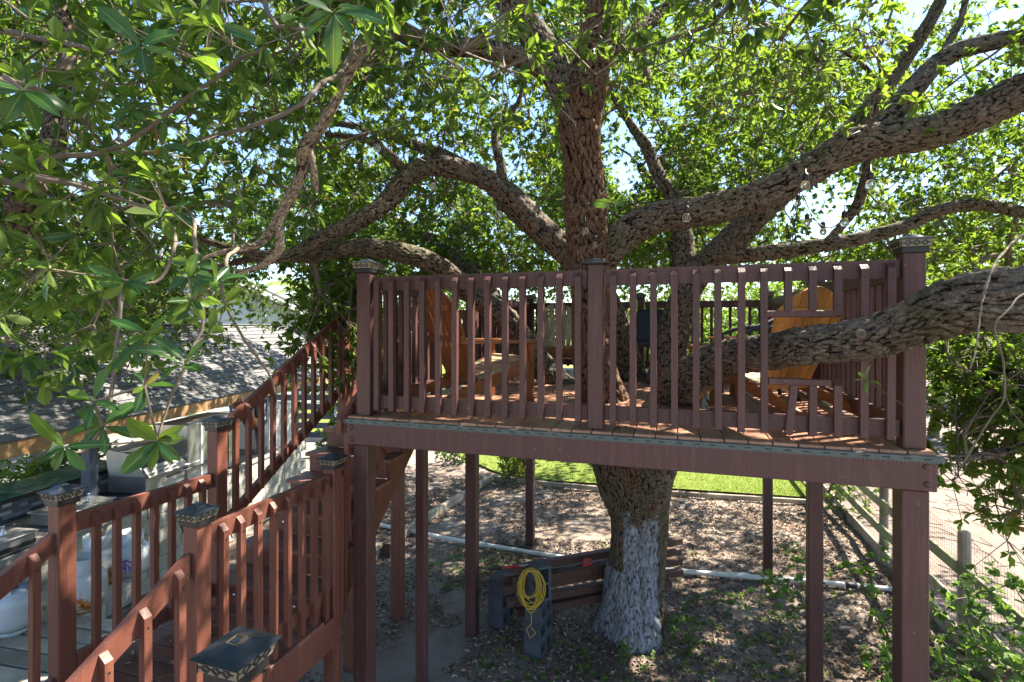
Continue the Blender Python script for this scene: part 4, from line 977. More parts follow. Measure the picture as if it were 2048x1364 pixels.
# ------------------------------------------------------------------ string lights
def sag(a, b, n, s):
    return [a + (b - a) * (i / n) - Vector((0, 0, s * 4 * (i / n) * (1 - i / n))) for i in range(n + 1)]
sl_ = empty('string_lights', P(1200, 405, 4.2), 0, 'black cord of clear vintage bulbs strung from limb to limb over the deck', 'string lights')
def S_(v): return Vector(v) - sl_.location
runs = [(P(690, 235, 3.9), P(868, 330, 4.35), 0.02), (P(868, 330, 4.35), P(1180, 408, 4.28), 0.06), (P(1180, 408, 4.28), P(1380, 385, 3.95), 0.04), (P(1380, 385, 3.95), P(1720, 262, 3.55), 0.03),
        (P(1740, 318, 3.5), P(1600, 372, 4.5), 0.42), (P(1600, 385, 4.5), P(1578, 520, 4.9), 0.0)]
for a, b, s in runs: MB().tube([S_(q) for q in sag(a, b, 14, s)], 0.0045, 6).build('cord', M['wire'], sl_, True)
def bulb(px, py, D, drop=0.0, k=1.0):
    """px,py = bottom tip of the bulb"""
    b = P(px, py, D); e = b - sl_.location
    r = 0.024 * k
    so = MB().lathe([(0.004, 0.165), (0.005, 0.118), (0.016, 0.112), (0.020, 0.100), (0.021, 0.062), (0.017, 0.060)], n=14)
    o = link('bulb_socket', shared('socket', lambda: so.mesh('bulb_socket', M['socket'], True)), sl_, e); o.scale = (k,) * 3
    gl = MB().lathe([(0.003, -0.004), (0.016, -0.001), (0.027, 0.012), (0.030, 0.026), (0.026, 0.043), (0.017, 0.066)], n=16)
    g = link('bulb', shared('bulb', lambda: gl.mesh('bulb', M['glass'], True)), sl_, e); g.scale = (k,) * 3
    fm = MB().tube([(-0.005, 0, 0.056), (-0.006, 0, 0.016), (0.0, 0.003, 0.012), (0.006, 0, 0.016), (0.005, 0, 0.056)], 0.0012, 5)
    f_ = link('filament', shared('filament', lambda: fm.mesh('filament', M['filament'])), g)
for (x, y, D, dr) in ((754, 303, 4.0, 0), (866, 380, 4.4, 0), (998, 436, 4.3, 0), (1170, 470, 4.15, 0), (1373, 443, 3.8, 0), (1611, 380, 3.5, 0), (1741, 378, 3.45, 0), (1689, 452, 3.9, 0), (1646, 470, 4.3, 0), (1614, 452, 4.6, 0), (1596, 413, 4.9, 0), (1578, 490, 5.0, 0), (1190, 497, 4.3, 0)):
    bulb(x, y, D, dr, 1.0 if D < 4.2 else 0.95)

# ------------------------------------------------------------------ near oak: trunk behind the viewer, branches overhead, broad leaves one by one
NT0 = Vector((-2.3, -1.3, 0))
noak = empty('oak_tree', NT0, 0, 'second oak hanging broad glossy leaves and bare curving branches across the upper left foreground', 'tree')
V, f, cr, _, _ = bark_tube([(-2.3, -1.3, -0.1, .26), (-2.32, -1.25, 1.5, .22), (-2.35, -1.1, 3.0, .2), (-2.4, -0.7, 4.2, .16), (-2.5, -0.2, 5.2, .12)], 0.03, (0.035, 0.1), 0.012, 900, 0.02, 0.08, NT0)
link('trunk', np_mesh('near_trunk', V, f, M['bark'], True, {'crack': cr}), noak)
nl = [('bark', [(-2.42, -0.55, 4.5, .09), (-2.7, 0.6, 4.6, .075)] + pc([(-60, 430, 2.6, .065), (45, 400, 2.65, .06), (100, 310, 2.7, .055), (112, 220, 2.75, .05), (135, 100, 2.8, .04), (110, -60, 2.9, .03)])),
      ('palecrack', [(-2.45, -0.4, 4.8, .08), (-1.9, 1.2, 5.2, .06)] + pc([(760, -60, 2.5, .020), (742, 60, 2.6, .020), (695, 155, 2.75, .022), (648, 245, 2.9, .027), (612, 292, 3.0, .036), (600, 350, 3.1, .030), (562, 425, 3.2, .028), (520, 485, 3.25, .022), (440, 505, 3.2, .014), (370, 530, 3.15, .006)])),
      ('palecrack', pc([(612, 292, 3.0, .02), (628, 335, 3.05, .022), (632, 380, 3.1, .017)])),
      ('palecrack', pc([(560, 430, 3.2, .025), (555, 500, 3.25, .025), (520, 530, 3.3, .02), (470, 545, 3.3, .012)])),
      ('twig', [(-2.42, -0.4, 4.5, .04), (-2.0, 0.8, 4.35, .03)] + pc([(-40, 310, 1.9, .022), (60, 318, 1.85, .016), (165, 310, 1.8, .013), (215, 300, 1.7, .011), (270, 282, 1.6, .010), (340, 225, 1.6, .009), (400, 175, 1.55, .008), (470, 130, 1.5, .008), (530, 92, 1.35, .006)])),
      ('twig', [(-2.42, -0.4, 4.4, .04)] + pc([(-60, 345, 1.7, .02), (60, 350, 1.7, .014), (150, 365, 1.75, .012), (240, 395, 1.75, .010), (340, 430, 1.6, .009), (345, 500, 1.5, .007), (310, 560, 1.45, .007), (240, 555, 1.4, .006)])),
      ('twig', pc([(135, 105, 2.5, .012), (150, 170, 2.3, .010), (130, 240, 2.1, .010), (170, 290, 2.0, .008), (300, 300, 1.9, .008), (420, 270, 1.8, .009), (520, 248, 1.8, .010), (590, 215, 1.85, .012), (650, 165, 2.0, .014), (690, 130, 2.2, .016), (725, 70, 2.4, .018)])),
      ('twig', pc([(335, 425, 1.61, .008), (365, 415, 1.6, .008), (388, 440, 1.57, .0075), (392, 500, 1.5, .008), (400, 640, 1.45, .006), (378, 690, 1.42, .006), (360, 735, 1.4, .006), (330, 810, 1.4, .005), (310, 880, 1.38, .004)])),
      ('twig', pc([(240, 560, 1.4, .006), (238, 620, 1.38, .007), (230, 700, 1.35, .007), (215, 780, 1.32, .007), (205, 850, 1.28, .006), (165, 905, 1.25, .005), (130, 900, 1.22, .004)])),
      ('twig', [(-2.3, 0.3, 4.6, .03)] + pc([(-40, 140, 1.25, .012), (20, 150, 1.15, .008), (50, 182, 1.1, .006)])),
      ('twig', pc([(-40, 60, 1.7, .014), (100, 80, 1.5, .010), (200, 100, 1.35, .007), (282, 93, 1.25, .005)])),
      ('twig', pc([(520, 487, 3.2, .016), (470, 500, 2.6, .013), (446, 545, 2.2, .011), (447, 600, 2.1, .009), (490, 680, 2.2, .009), (540, 745, 2.3, .007), (552, 790, 2.35, .004)])),
      ('twig', pc([(520, -40, 1.7, .012), (545, 40, 1.5, .009), (590, 62, 1.35, .007), (670, 40, 1.15, .006)])),
      ('palecrack', pc([(2250, 360, 1.9, .005), (2100, 440, 1.9, .0045), (2010, 500, 1.85, .0038), (1975, 560, 1.8, .0032), (1958, 620, 1.78, .003), (1950, 680, 1.76, .0026), (1934, 735, 1.75, .002)])),
      ('twig', pc([(2250, 520, 1.8, .006), (2070, 575, 1.7, .0045), (2010, 620, 1.65, .004), (1985, 655, 1.62, .0042), (2003, 720, 1.62, .0036), (2002, 800, 1.64, .0032), (1975, 850, 1.7, .003), (1920, 950, 1.8, .003)])),
      ]
nn = []; nr_ = []
for k, (mt, pts) in enumerate(nl):
    if mt == 'twig': pts = [(x_, y_, z_, r__ * 0.68) for x_, y_, z_, r__ in pts]
    r_ = sum(p[3] for p in pts) / len(pts)
    V, f, cr, p, r = bark_tube(pts, 0.02, (0.02, 0.05), 0.006 if r_ > 0.017 else 0.002, 1000 + k * 7, 0.012, 0.12, NT0)
    link('branch', np_mesh('branch', V, f, M[mt], True, {'crack': cr}), noak)
    nn.append(p[::4]); nr_.append(r[::4])
RC = [  # rosette centres px,py,depth,(leaf count),(length m)
 (282, 93, 1.22, 6, .105), (531, 88, 1.2, 6, .10), (48, 182, 1.05, 7, .10), (183, 200, 1.7, 7, .09), (262, 222, 1.5, 7, .085), (396, 182, 1.5, 7, .085), (324, 292, 1.55, 6, .075), (542, 326, 2.2, 5, .075), (400, 283, 1.7, 6, .08),
 (344, 426, 1.55, 7, .085), (484, 396, 1.9, 7, .085), (256, 352, 1.6, 7, .085), (366, 437, 1.6, 7, .085), (668, 26, 1.05, 7, .11), (716, 44, 1.35, 6, .10), (994, 50, 2.2, 7, .10), (1082, 118, 2.4, 7, .10), (976, 190, 2.7, 6, .09),
 (297, 670, 1.18, 7, .115), (385, 598, 1.35, 7, .10), (432, 564, 1.35, 7, .085), (377, 556, 1.4, 7, .09), (249, 566, 1.4, 7, .09), (99, 538, 1.3, 7, .095), (388, 528, 1.45, 6, .085), (187, 803, 1.2, 6, .095), (289, 772, 1.25, 6, .095),
 (315, 880, 1.2, 8, .10), (130, 893, 1.05, 9, .10), (418, 668, 1.5, 6, .09), (366, 728, 1.4, 6, .09), (264, 700, 1.35, 6, .085), (205, 852, 1.22, 6, .10), (450, 610, 1.7, 7, .085), (1228, 405, 2.6, 6, .12), (1736, 762, 2.35, 8, .075),
 (8, 630, 1.4, 7, .09), (60, 40, 1.4, 7, .10), (400, 20, 1.5, 7, .10), (600, 35, 1.35, 6, .11), (150, 470, 1.7, 6, .09)]
rcs = np.array([P(a, b, d) for a, b, d, _, _ in RC])
rpos, rpar, rpaths, rtips, rdirs, rload = grow(np.vstack(nn), np.concatenate(nr_), rcs, crg, seg=0.08, wob=0.12)
V, f = tubes(rpos, rpaths, np.clip(0.0016 * np.maximum(rload, 1) ** 0.5, 0.0016, 0.005), 6)
tag(link('twigs', np_mesh('near_twigs', V - np.array(NT0), f, M['twig'], True), noak), kind='stuff')
def leaf_mesh(seed, aspect):
    rg = np.random.default_rng(seed); nl_, nw_ = 9, 5; vs = []; mids = []; tw = rg.uniform(-0.5, 0.5); curl = rg.uniform(-0.15, 0.55); lob_ = rg.uniform(0, 0.12)
    for i in range(nl_):
        t = i / (nl_ - 1); wv = (math.sin(math.pi * min(1, t ** 1.25 * 0.96 + 0.015)) ** 0.8) * aspect / 2 * (1 + lob_ * math.sin(t * 21 + seed))
        if i == nl_ - 1: wv = 0.004
        if i == 0: wv = 0.012
        for j in range(nw_):
            s = (j - 2) / 2; a = tw * t
            x = s * wv; z = 0.20 * abs(s) * wv * 1.6 - curl * t * t + 0.012 * math.sin(t * 17 + j * 2.2 + seed) * abs(s)
            vs.append((x * math.cos(a) - z * math.sin(a) * 0.3, 0.04 + t * 0.96, z + x * math.sin(a))); mids.append(1.0 if j == 2 else 0.0)
    fs = np.array([(i * nw_ + j, i * nw_ + j + 1, (i + 1) * nw_ + j + 1, (i + 1) * nw_ + j) for i in range(nl_ - 1) for j in range(nw_ - 1)])
    # narrow midrib strip: squeeze columns next to the rib is replaced by a sharp falloff in the material
    return np_mesh('leaf', np.array(vs), fs, M['leafnear'], True, {'mid': mids})
LM = [leaf_mesh(s, a) for s, a in ((1, .34), (2, .40), (3, .31), (4, .44), (5, .36), (6, .30))]
lrg = random.Random(3)
order = {tuple(np.round(t, 4)): d for t, d in zip(rtips, rdirs)}
for (a, b, d, cnt, ln) in RC:
    c = P(a, b, d); td = Vector(order.get(tuple(np.round(np.array(c), 4)), (0, 0, -1)))
    td = (td + Vector((0, -0.5, -0.15))).normalized(); x = td.orthogonal().normalized(); y = td.cross(x)
    for k in range(cnt):
        an = 2.399 * k + lrg.uniform(-.3, .3); el = lrg.uniform(-0.35, 1.1)
        dv = ((x * math.cos(an) + y * math.sin(an)) * math.cos(el) + td * math.sin(el) + Vector((0, 0, -0.10))).normalized()
        nz = (td + Vector((0, 0, 0.7)) - dv * (td + Vector((0, 0, 0.7))).dot(dv)).normalized(); xx = dv.cross(nz)
        mt = Matrix((xx, dv, nz)).transposed().to_4x4(); s = ln * lrg.uniform(0.45, 1.0)
        o = link('leaf', LM[lrg.randrange(6)], noak); mt.translation = c - NT0; o.matrix_basis = mt @ Matrix.Scale(s, 4)
# middle-distance leaves of the near oak
def near_targets(n, rg):
    out = []
    while len(out) < n:
        q = rg.uniform([-4.2, 1.2, EYE - 0.75], [1.6, 4.6, EYE + 2.4], (3000, 3)); px, py = proj(q)
        h = q[:, 2] - EYE; D = q[:, 1]
        ok = (px > -250) & (py > -350) & (np.linalg.norm(q - [0, 0, EYE], axis=1) > 1.7)
        edge = 520 - 0.30 * np.clip(px - 250, 0, 900) + 60 * vnoise(q * 1.3, 5)     # lower edge of the curtain
        ok &= (py < np.where(px < 260, 690, edge)) & (px < 1000) & ~((px > 420) & (py > 420)) & ~((px > 640) & (py > 190))
        ok &= vnoise(q * 1.6, 17) > -0.05
        out += list(q[ok])
    return np.array(out[:n])
tg2 = near_targets(640, crg)
p2, pr2, pth2, tp2, dr2, ld2 = grow(np.vstack(nn + [rpos]), np.concatenate(nr_ + [np.full(len(rpos), .002)]), tg2, crg, seg=0.12, wob=0.14)
V, f = tubes(p2, pth2, np.clip(0.0020 * np.maximum(ld2, 1) ** 0.45, 0.0018, 0.009), 5)
tag(link('twigs', np_mesh('near_twigs_fine', V - np.array(NT0), f, M['twig'], True), noak), kind='stuff')
s2, d2_, b2 = sprays(tp2, dr2, 4, 0.20, crg)
kp = ~in_gap(s2); s2, d2_, b2 = s2[kp], d2_[kp], b2[kp]
V, f = stub_tubes(b2, s2, 0.0018); tag(link('twig_ends', np_mesh('near_twig_ends', V - np.array(NT0), f, M['twig']), noak), kind='stuff')
V, f, tt = rosettes(s2, d2_, 7, 0.078, crg, big=True, tint=np.clip(0.42 + 0.4 * vnoise(s2 * 1.2, 3), 0, 0.97), wr=0.42)
tag(link('crown', np_mesh('near_crown', V - np.array(NT0), f, M['leafmid'], False, {'tint': tt}), noak), kind='stuff')

# ------------------------------------------------------------------ pavilion roof on the left
RE0 = Vector((-5.55, 4.2, 0)); RE1 = Vector((-4.62, 14.4, 0)); rd = (RE1 - RE0); RL = rd.length; ra = math.atan2(rd.y, rd.x)
pav = empty('pavilion', RE0, ra, 'open shed with grey shingled roof and pine fascia over the outdoor kitchen', 'pavilion')
EZ = EYE - 1.25; RW = 1.95; RH = 1.27; RZ = EZ + RH   # local x along the eave, +y away (left)
slope = math.atan2(RH, RW); SLn = math.hypot(RW, RH)
cy, cz = math.cos(slope), math.sin(slope)
def onroof(x, s, up=0.0): return Vector((x, s * cy - up * cz, EZ + s * cz + up * cy))
m = MB(); a, b, c_, d_ = onroof(0, 0.0), onroof(RL, 0.0), onroof(RL, SLn), onroof(0, SLn)
nrm = Vector((0, -cz, cy)) * 0.04
m.add([a, b, c_, d_, a - nrm, b - nrm, c_ - nrm, d_ - nrm], [(0, 1, 2, 3), (7, 6, 5, 4), (0, 4, 5, 1), (1, 5, 6, 2), (2, 6, 7, 3), (3, 7, 4, 0)])
m.build('roof_deck', M['fascia'], pav)
# far slope
m = MB(); e_ = [Vector((0, RW, RZ)), Vector((RL, RW, RZ)), Vector((RL, RW * 2.0, EZ)), Vector((0, RW * 2.0, EZ))]
m.add(e_ + [q - Vector((0, 0, .04)) for q in e_], [(0, 1, 2, 3), (7, 6, 5, 4), (0, 4, 5, 1), (1, 5, 6, 2), (2, 6, 7, 3), (3, 7, 4, 0)]); m.build('rear_roof', M['shingle'], pav)
nc = 15; EXP = SLn / nc; cand = []
for i in range(nc):
    x = -0.3 - random.random() * 0.3
    while x < RL:
        wv = 0.30 if i else 0.30
        cand.append((i, x, min(wv, RL + 0.02 - x))); x += wv
cand = [c for c in cand if c[2] > 0.05 and c[1] > -0.05]
def shing(i, x, wv, m):
    s0 = EXP * i - (0.02 if i == 0 else 0); th = 0.018 + random.uniform(0, 0.005); s1 = s0 + EXP * 1.15
    g = 0.004
    pts = [(x + g, s0, th + 0.012), (x + wv - g, s0 + random.uniform(-.004, .004), th + 0.012), (x + wv - g, s1, 0.012), (x + g, s1, 0.012)]
    vs = [onroof(px_, s, u) for px_, s, u in pts] + [onroof(px_, s, 0.0005) for px_, s, u in pts]
    m.add(vs, [(0, 1, 2, 3), (0, 4, 5, 1), (1, 5, 6, 2), (3, 7, 4, 0)])
cand.sort(key=lambda c: (pav.matrix_basis @ onroof(c[1], EXP * c[0])).y)
rest = MB(); cnt = 0
for c in cand:
    p = onroof(c[1], EXP * c[0]); wpt = Matrix.Rotation(ra, 3, 'Z') @ p + RE0
    ppx = 1024 + F * wpt.x / wpt.y
    if ppx > -60 and cnt < 296: m = MB(); shing(*c, m); m.build('shingle', M['shingle'], pav); cnt += 1
    else: shing(*c, rest)
tag(rest.build('shingles', M['shingle'], pav), kind='stuff')
MB().box((RL / 2, RW, RZ + 0.01), (RL, 0.20, 0.02)).build('ridge_cap', M['shingle'], pav)
MB().box((RL / 2, 0.012, EZ - 0.095), (RL + 0.02, 0.04, 0.17)).build('fascia_board', M['fascia'], pav)
MB().beam(onroof(RL + 0.02, -0.0, -0.09), onroof(RL + 0.02, SLn, -0.09), 0.04, 0.15).build('rake_board', M['fascia'], pav)
for x in (2.55, 6.9, RL - 0.35):
    MB().box((x, 0.28, EZ / 2 - 0.06), (0.13, 0.13, EZ - 0.12)).build('support_post', M['navy'], pav)
for i in range(12): MB().beam(onroof(0.4 + i * 0.85, 0.05, -0.085), onroof(0.4 + i * 0.85, SLn, -0.085), 0.04, 0.09).build('rafter', M['fascia'], pav)

# ------------------------------------------------------------------ outdoor kitchen under the eave
KA = Vector((-5.35, 4.4, 0)); KB = Vector((-4.45, 10.6, 0)); kd_ = KB - KA; KL = kd_.length; ka = math.atan2(kd_.y, kd_.x)
kit = empty('outdoor_kitchen', KA, ka, 'long outdoor kitchen counter of pale blocks with tiled splashback and green stone bar top', 'counter')
CT = EYE - 2.42  # counter top height
bh = 0.20; bl = 0.40; nz = int(CT / bh)
for j in range(nz):
    x = -0.2 * (j % 2)
    while x < KL:
        link('block', shared('block', lambda: MB().box((0, 0, 0), (bl - 0.008, 0.14, bh - 0.008), ch=0.006).mesh('block', M['block'])), kit, (x + bl / 2, 0.07 + random.uniform(-.002, .002), bh * (j + 0.5)))
        x += bl
MB().box((KL / 2, 0.075, nz * bh / 2), (KL - 0.02, 0.12, nz * bh - 0.01)).build('mortar_core', M['concrete'], kit)
MB().box((KL / 2, 0.52, (CT + nz * bh) / 2 - 0.01), (KL + 0.06, 1.10, CT - nz * bh + 0.02)).build('countertop', M['concrete'], kit)
MB().box((KL * 0.62, 0.5, CT + 0.021), (KL * 0.5, 0.9, 0.012)).build('dark_slab', M['counter'], kit)
# raised bar: local x 0.4..3.1
bx0, bx1 = -0.6, 3.35
MB().box(((bx0 + bx1) / 2, 1.10, CT + 0.13), (bx1 - bx0, 0.12, 0.28)).build('splashback', M['concrete'], kit)
for r_ in range(5):
    x = bx0 + random.uniform(0, .1)
    while x < bx1 - 0.05:
        wv = random.choice((0.10, 0.16, 0.22, 0.28)); wv = min(wv, bx1 - x)
        MB().box((x + wv / 2, 1.036, CT + 0.02 + 0.05 * (r_ + 0.5)), (wv - 0.005, 0.012, 0.045), ch=0.002).build('mosaic_tile', M['mosaic'], kit); x += wv
MB().box(((bx0 + bx1) / 2, 1.35, CT + 0.295), (bx1 - bx0 + 0.1, 0.72, 0.05), ch=0.012).build('bar_edge', M['counter'], kit)
MB().box(((bx0 + bx1) / 2, 1.35, CT + 0.324), (bx1 - bx0 + 0.06, 0.68, 0.012), ch=0.005).build('bar_top', M['greenstone'], kit)
def kw(x, y, z): return KA + Matrix.Rotation(ka, 3, 'Z') @ Vector((x, y, z))
# built-in steel grill with open vented hood
g = empty('grill', kw(3.25, 0.55, CT + 0.027), ka, 'large stainless grill with raised vented hood behind the landing railing', 'grill')
MB().box((0.45, 0, 0.12), (1.75, 0.62, 0.24), ch=0.01).build('firebox', M['steel'], g)
hood = Matrix.Rotation(R(-20), 3, 'X')
MB().box((0.45, 0.26, 0.42), (1.72, 0.03, 0.42), hood).build('hood_panel', M['steel_lit'], g)
MB().box((0.45, 0.02, 0.60), (1.72, 0.34, 0.022), Matrix.Rotation(R(-8), 3, 'X')).build('hood_top', M['steel_lit'], g)
pn = MB().box((0.45, -0.30, 0.30), (1.74, 0.018, 0.17), Matrix.Rotation(R(-38), 3, 'X'), ch=0.002).build('vent_panel', M['steel_lit'], g)
for r_ in range(2):
    for c in range(13):
        if c % 5 == 4: continue
        MB().box((-0.33 + c * 0.125, -0.317 - 0.026 * (1 - r_) , 0.285 + 0.045 * r_), (0.07, 0.012, 0.016), Matrix.Rotation(R(-38), 3, 'X')).build('vent_slot', M['blacktrim'], g)
for x in (-0.42, 1.32): MB().add([(x, -0.30, 0.24), (x, 0.30, 0.24), (x, 0.36, 0.62), (x, -0.05, 0.56), (x + .02, -0.30, 0.24), (x + .02, 0.30, 0.24), (x + .02, 0.36, 0.62), (x + .02, -0.05, 0.56)],
        [(0, 1, 2, 3), (7, 6, 5, 4), (0, 4, 5, 1), (1, 5, 6, 2), (2, 6, 7, 3), (3, 7, 4, 0)]).build('hood_side', M['steel_lit'], g)
MB().tube([(-0.1, -0.33, 0.16), (-0.1, -0.39, 0.18), (1.0, -0.39, 0.18), (1.0, -0.33, 0.16)], 0.012, 8).build('handle', M['blacktrim'], g, True)
# side burners
for (x, y, lb) in ((0.9, 0.30, 'stainless drop-in burner with folded lid at the left edge of the counter'), (1.95, 0.42, 'square stainless side burner set on the counter beside the left railing post')):
    b = empty('side_burner', kw(x, y, CT + 0.027), ka, lb, 'burner')
    MB().box((0, 0, 0.07), (0.62, 0.5, 0.14), ch=0.01).build('burner_box', M['steel'], b)
    MB().box((0, 0, 0.150), (0.66, 0.54, 0.014), ch=0.004).build('lid', M['steel_lit'], b)
    MB().lathe([(0.03, 0), (0.035, 0.03), (0.02, 0.05), (0.012, 0.10), (0.02, 0.11)], (0.1, -0.1, 0.158), 12).build('knob', M['steel'], b, True)
    MB().box((0, -0.262, 0.05), (0.6, 0.012, 0.05)).build('front_strip', M['blacktrim'], b)
# tall steel cabinet and stove pipe
q = kw(6.3, 0.95, 0)
cb = empty('steel_cabinet', (-5.25, 8.55, 0), ka, 'tall stainless cabinet standing under the fascia beside a brown stove pipe', 'cabinet')
MB().box((0, 0, CT + 0.35), (1.15, 0.6, 1.05), ch=0.01).build('cabinet_body', M['steel'], cb)
MB().box((0, 0, CT / 2 - 0.09), (1.1, 0.56, CT - 0.18), ch=0.01).build('cabinet_base', M['block'], cb)
MB().box((-0.30, -0.305, CT + 0.35), (0.05, 0.02, 1.0)).build('door_frame', M['white'], cb)
MB().box((0.30, -0.312, CT + 0.30), (0.02, 0.03, 0.5)).build('handle', M['blacktrim'], cb)
sp_ = empty('stove_pipe', (-4.78, 9.35, 0), ka, 'rusty brown stove pipe elbow under the pine fascia', 'pipe')
MB().tube([(-0.25, 0.1, EZ - 0.12), (-0.18, 0.05, EZ - 0.20), (-0.13, 0, EZ - 0.36), (-0.02, 0, EZ - 0.52), (0.16, 0.02, EZ - 0.58)], 0.11, 14).build('elbow', M['brownpipe'], sp_, True)
MB().tube([(0.3, 0, 0.0), (0.3, 0, EZ - 0.12)], 0.12, 14).build('flue', M['black'], sp_, True)
wd_ = empty('cabinet', (-4.95, 10.3, 0), ka, 'pale panelled utility cabinet behind the stair newel', 'cabinet')
MB().box((0, 0, 1.05), (0.85, 0.6, 2.0), ch=0.01).build('cabinet_body', M['white'], wd_)
for x in (-0.21, 0.21): MB().box((x, -0.306, 1.1), (0.36, 0.016, 1.7)).build('door', M['white'], wd_)
MB().tube([(-4.55, 8.3, 0.2), (-4.5, 8.1, 0.5), (-4.62, 7.8, 0.75), (-4.5, 7.6, 0.45), (-4.65, 7.3, 0.6), (-4.7, 7.2, 0.9)], 0.012, 6).build('cable', M['wire'])
tag(bpy.data.objects['cable'], 'loose black cable looping over the pale block wall', 'cable')
# weathered platform with the gas bottles
PZ = EYE - 2.85
pf = empty('wooden_platform', (-4.3, 4.4, 0), R(78), 'low platform of weathered grey boards holding the gas tanks', 'platform')
for i in range(11):
    link('board', shared('pboard', lambda: MB().box((0, 0, 0), (0.16, 1.75, 0.035)).mesh('board', M['greywood'])), pf, (-1.3 + i * 0.185, 0, PZ - 0.018), (0, 0, random.uniform(-.02, .02)))
for y in (-0.7, 0.7):
    MB().box((-0.35, y, PZ - 0.12), (2.2, 0.06, 0.15)).build('bearer', M['greywood'], pf)
    for x in (-1.2, 0.5): MB().box((x, y, (PZ - 0.2) / 2), (0.09, 0.09, PZ - 0.2)).build('leg', M['greywood'], pf)
def tank(px, py, D, label, mat, h=0.54, lab=False):
    q = G(px, py, PZ); c = P(px, 651.6, 1); y = (EYE - PZ) / (py - 651.6) * F
    e = empty('gas_tank', (q.x, q.y, PZ + 0.002), random.uniform(0, 6), label, 'gas tank', 'propane tanks on the platform')
    s = h / 0.46
    MB().lathe([(0.10 * s, 0), (0.105 * s, 0.03 * s), (0.10 * s, 0.032 * s)], n=24).build('foot_ring', mat, e, True)
    MB().lathe([(0.03 * s, 0.025 * s), (0.12 * s, 0.04 * s), (0.152 * s, 0.085 * s), (0.157 * s, 0.12 * s), (0.157 * s, 0.24 * s), (0.150 * s, 0.285 * s), (0.115 * s, 0.325 * s), (0.04 * s, 0.342 * s)], n=32).build('tank_body', mat, e, True)
    m = MB(); n = 22; a0 = 0.55
    vs = []
    for i in range(n + 1):
        a = a0 + (2 * math.pi - 2 * a0) * i / n
        for rr_, zz in ((0.10, 0.325), (0.105, 0.40 + (0.05 if i not in (0, n) else 0)), (0.094, 0.40 + (0.05 if i not in (0, n) else 0)), (0.092, 0.325)): vs.append((rr_ * s * math.cos(a), rr_ * s * math.sin(a), zz * s))
    m.add(vs, [(i * 4 + k, i * 4 + 4 + k, i * 4 + 5 + k, i * 4 + 1 + k) for i in range(n) for k in range(3)]); m.build('collar', mat, e, True)
    MB().lathe([(0.018 * s, 0.335 * s), (0.018 * s, 0.38 * s), (0.035 * s, 0.385 * s), (0.035 * s, 0.41 * s)], n=10).build('valve', M['blacktrim'], e, True)
    if lab:
        m = MB(); vs = []; r0 = 0.1585 * s; base = math.atan2(-q.y, -q.x) - e.rotation_euler.z
        for i in range(9):
            a = base - 0.75 + 1.0 * i / 8
            vs += [(r0 * math.cos(a), r0 * math.sin(a), 0.11 * s), (r0 * math.cos(a), r0 * math.sin(a), 0.235 * s)]
        m.add(vs, [(i * 2, i * 2 + 2, i * 2 + 3, i * 2 + 1) for i in range(8)]); m.build('label', M['label'], e)
tank(30, 1262, 1, 'streaky pale gas tank, leftmost at the picture edge', M['tankclean'])
tank(170, 1218, 1, 'grey gas tank blotched with rust, just left of the railing post', M['tank'])
tank(196, 1172, 1, 'tall gas tank with an orange rusty base, just right of the railing post', M['tank'], 0.58)
tank(262, 1155, 1, 'cleaner blue-grey gas tank with a printed label, right of the others', M['tankclean'], 0.54, True)

# ------------------------------------------------------------------ white house, slat fence, palm
hs = empty('house', (-12.6, 19.0, 0), R(42), 'white lap-sided house gable with grey roof beyond the pavilion', 'house')
hw, hz, gz = 11.5, 3.9, 2.5
def rake(x): return hz + gz * (1 - abs(x) / (hw / 2 + 0.0)) if abs(x) < hw / 2 else hz
MB().box((0, 4.0, hz / 2), (hw, 7.9, hz)).build('wall', M['white'], hs)
MB().prism([(-hw / 2, hz), (hw / 2, hz), (0, hz + gz - 0.1)], 0.05, 7.9).build('gable_wall', M['white'], hs)
z = 0.1
while z < hz + gz - 0.25:
    half = hw / 2 if z < hz else hw / 2 * (1 - (z - hz) / gz)
    MB().add([(-half, -0.0, z + .2), (half, -0.0, z + .2), (half, -0.035, z), (-half, -0.035, z), (-half, 0.05, z + .2), (half, 0.05, z + .2), (half, 0.05, z), (-half, 0.05, z)],
             [(3, 2, 1, 0), (4, 5, 6, 7), (0, 1, 5, 4), (2, 3, 7, 6)]).build('siding_board', M['white'], hs); z += 0.2
for s in (-1, 1):
    a = Vector((0, 3.8, hz + gz + 0.08)); b = Vector((s * (hw / 2 + 0.5), 3.8, hz - 0.33 + 0.08))
    MB().beam(a, b, 8.8, 0.08, ch=0.01).build('roof', M['shingle'], hs)
    a2 = Vector((0, -0.62, hz + gz - 0.06)); b2 = Vector((s * (hw / 2 + 0.5), -0.62, hz - 0.47))
    MB().beam(a2, b2, 0.03, 0.20).build('rake_board', M['white'], hs)
fe = empty('slat_fence', (-9.2, 16.6, 0), R(-3), 'dark slate horizontal slat fence with wide gaps behind the stairs', 'fence')
for i in range(7): MB().box((3.4, 0, 0.14 + i * 0.30), (6.8, 0.03, 0.19)).build('slat', M['navy'], fe)
for i in range(4): MB().box((0.05 + i * 2.2, 0.07, 1.05), (0.10, 0.10, 2.1)).build('fence_post', M['navy'], fe)
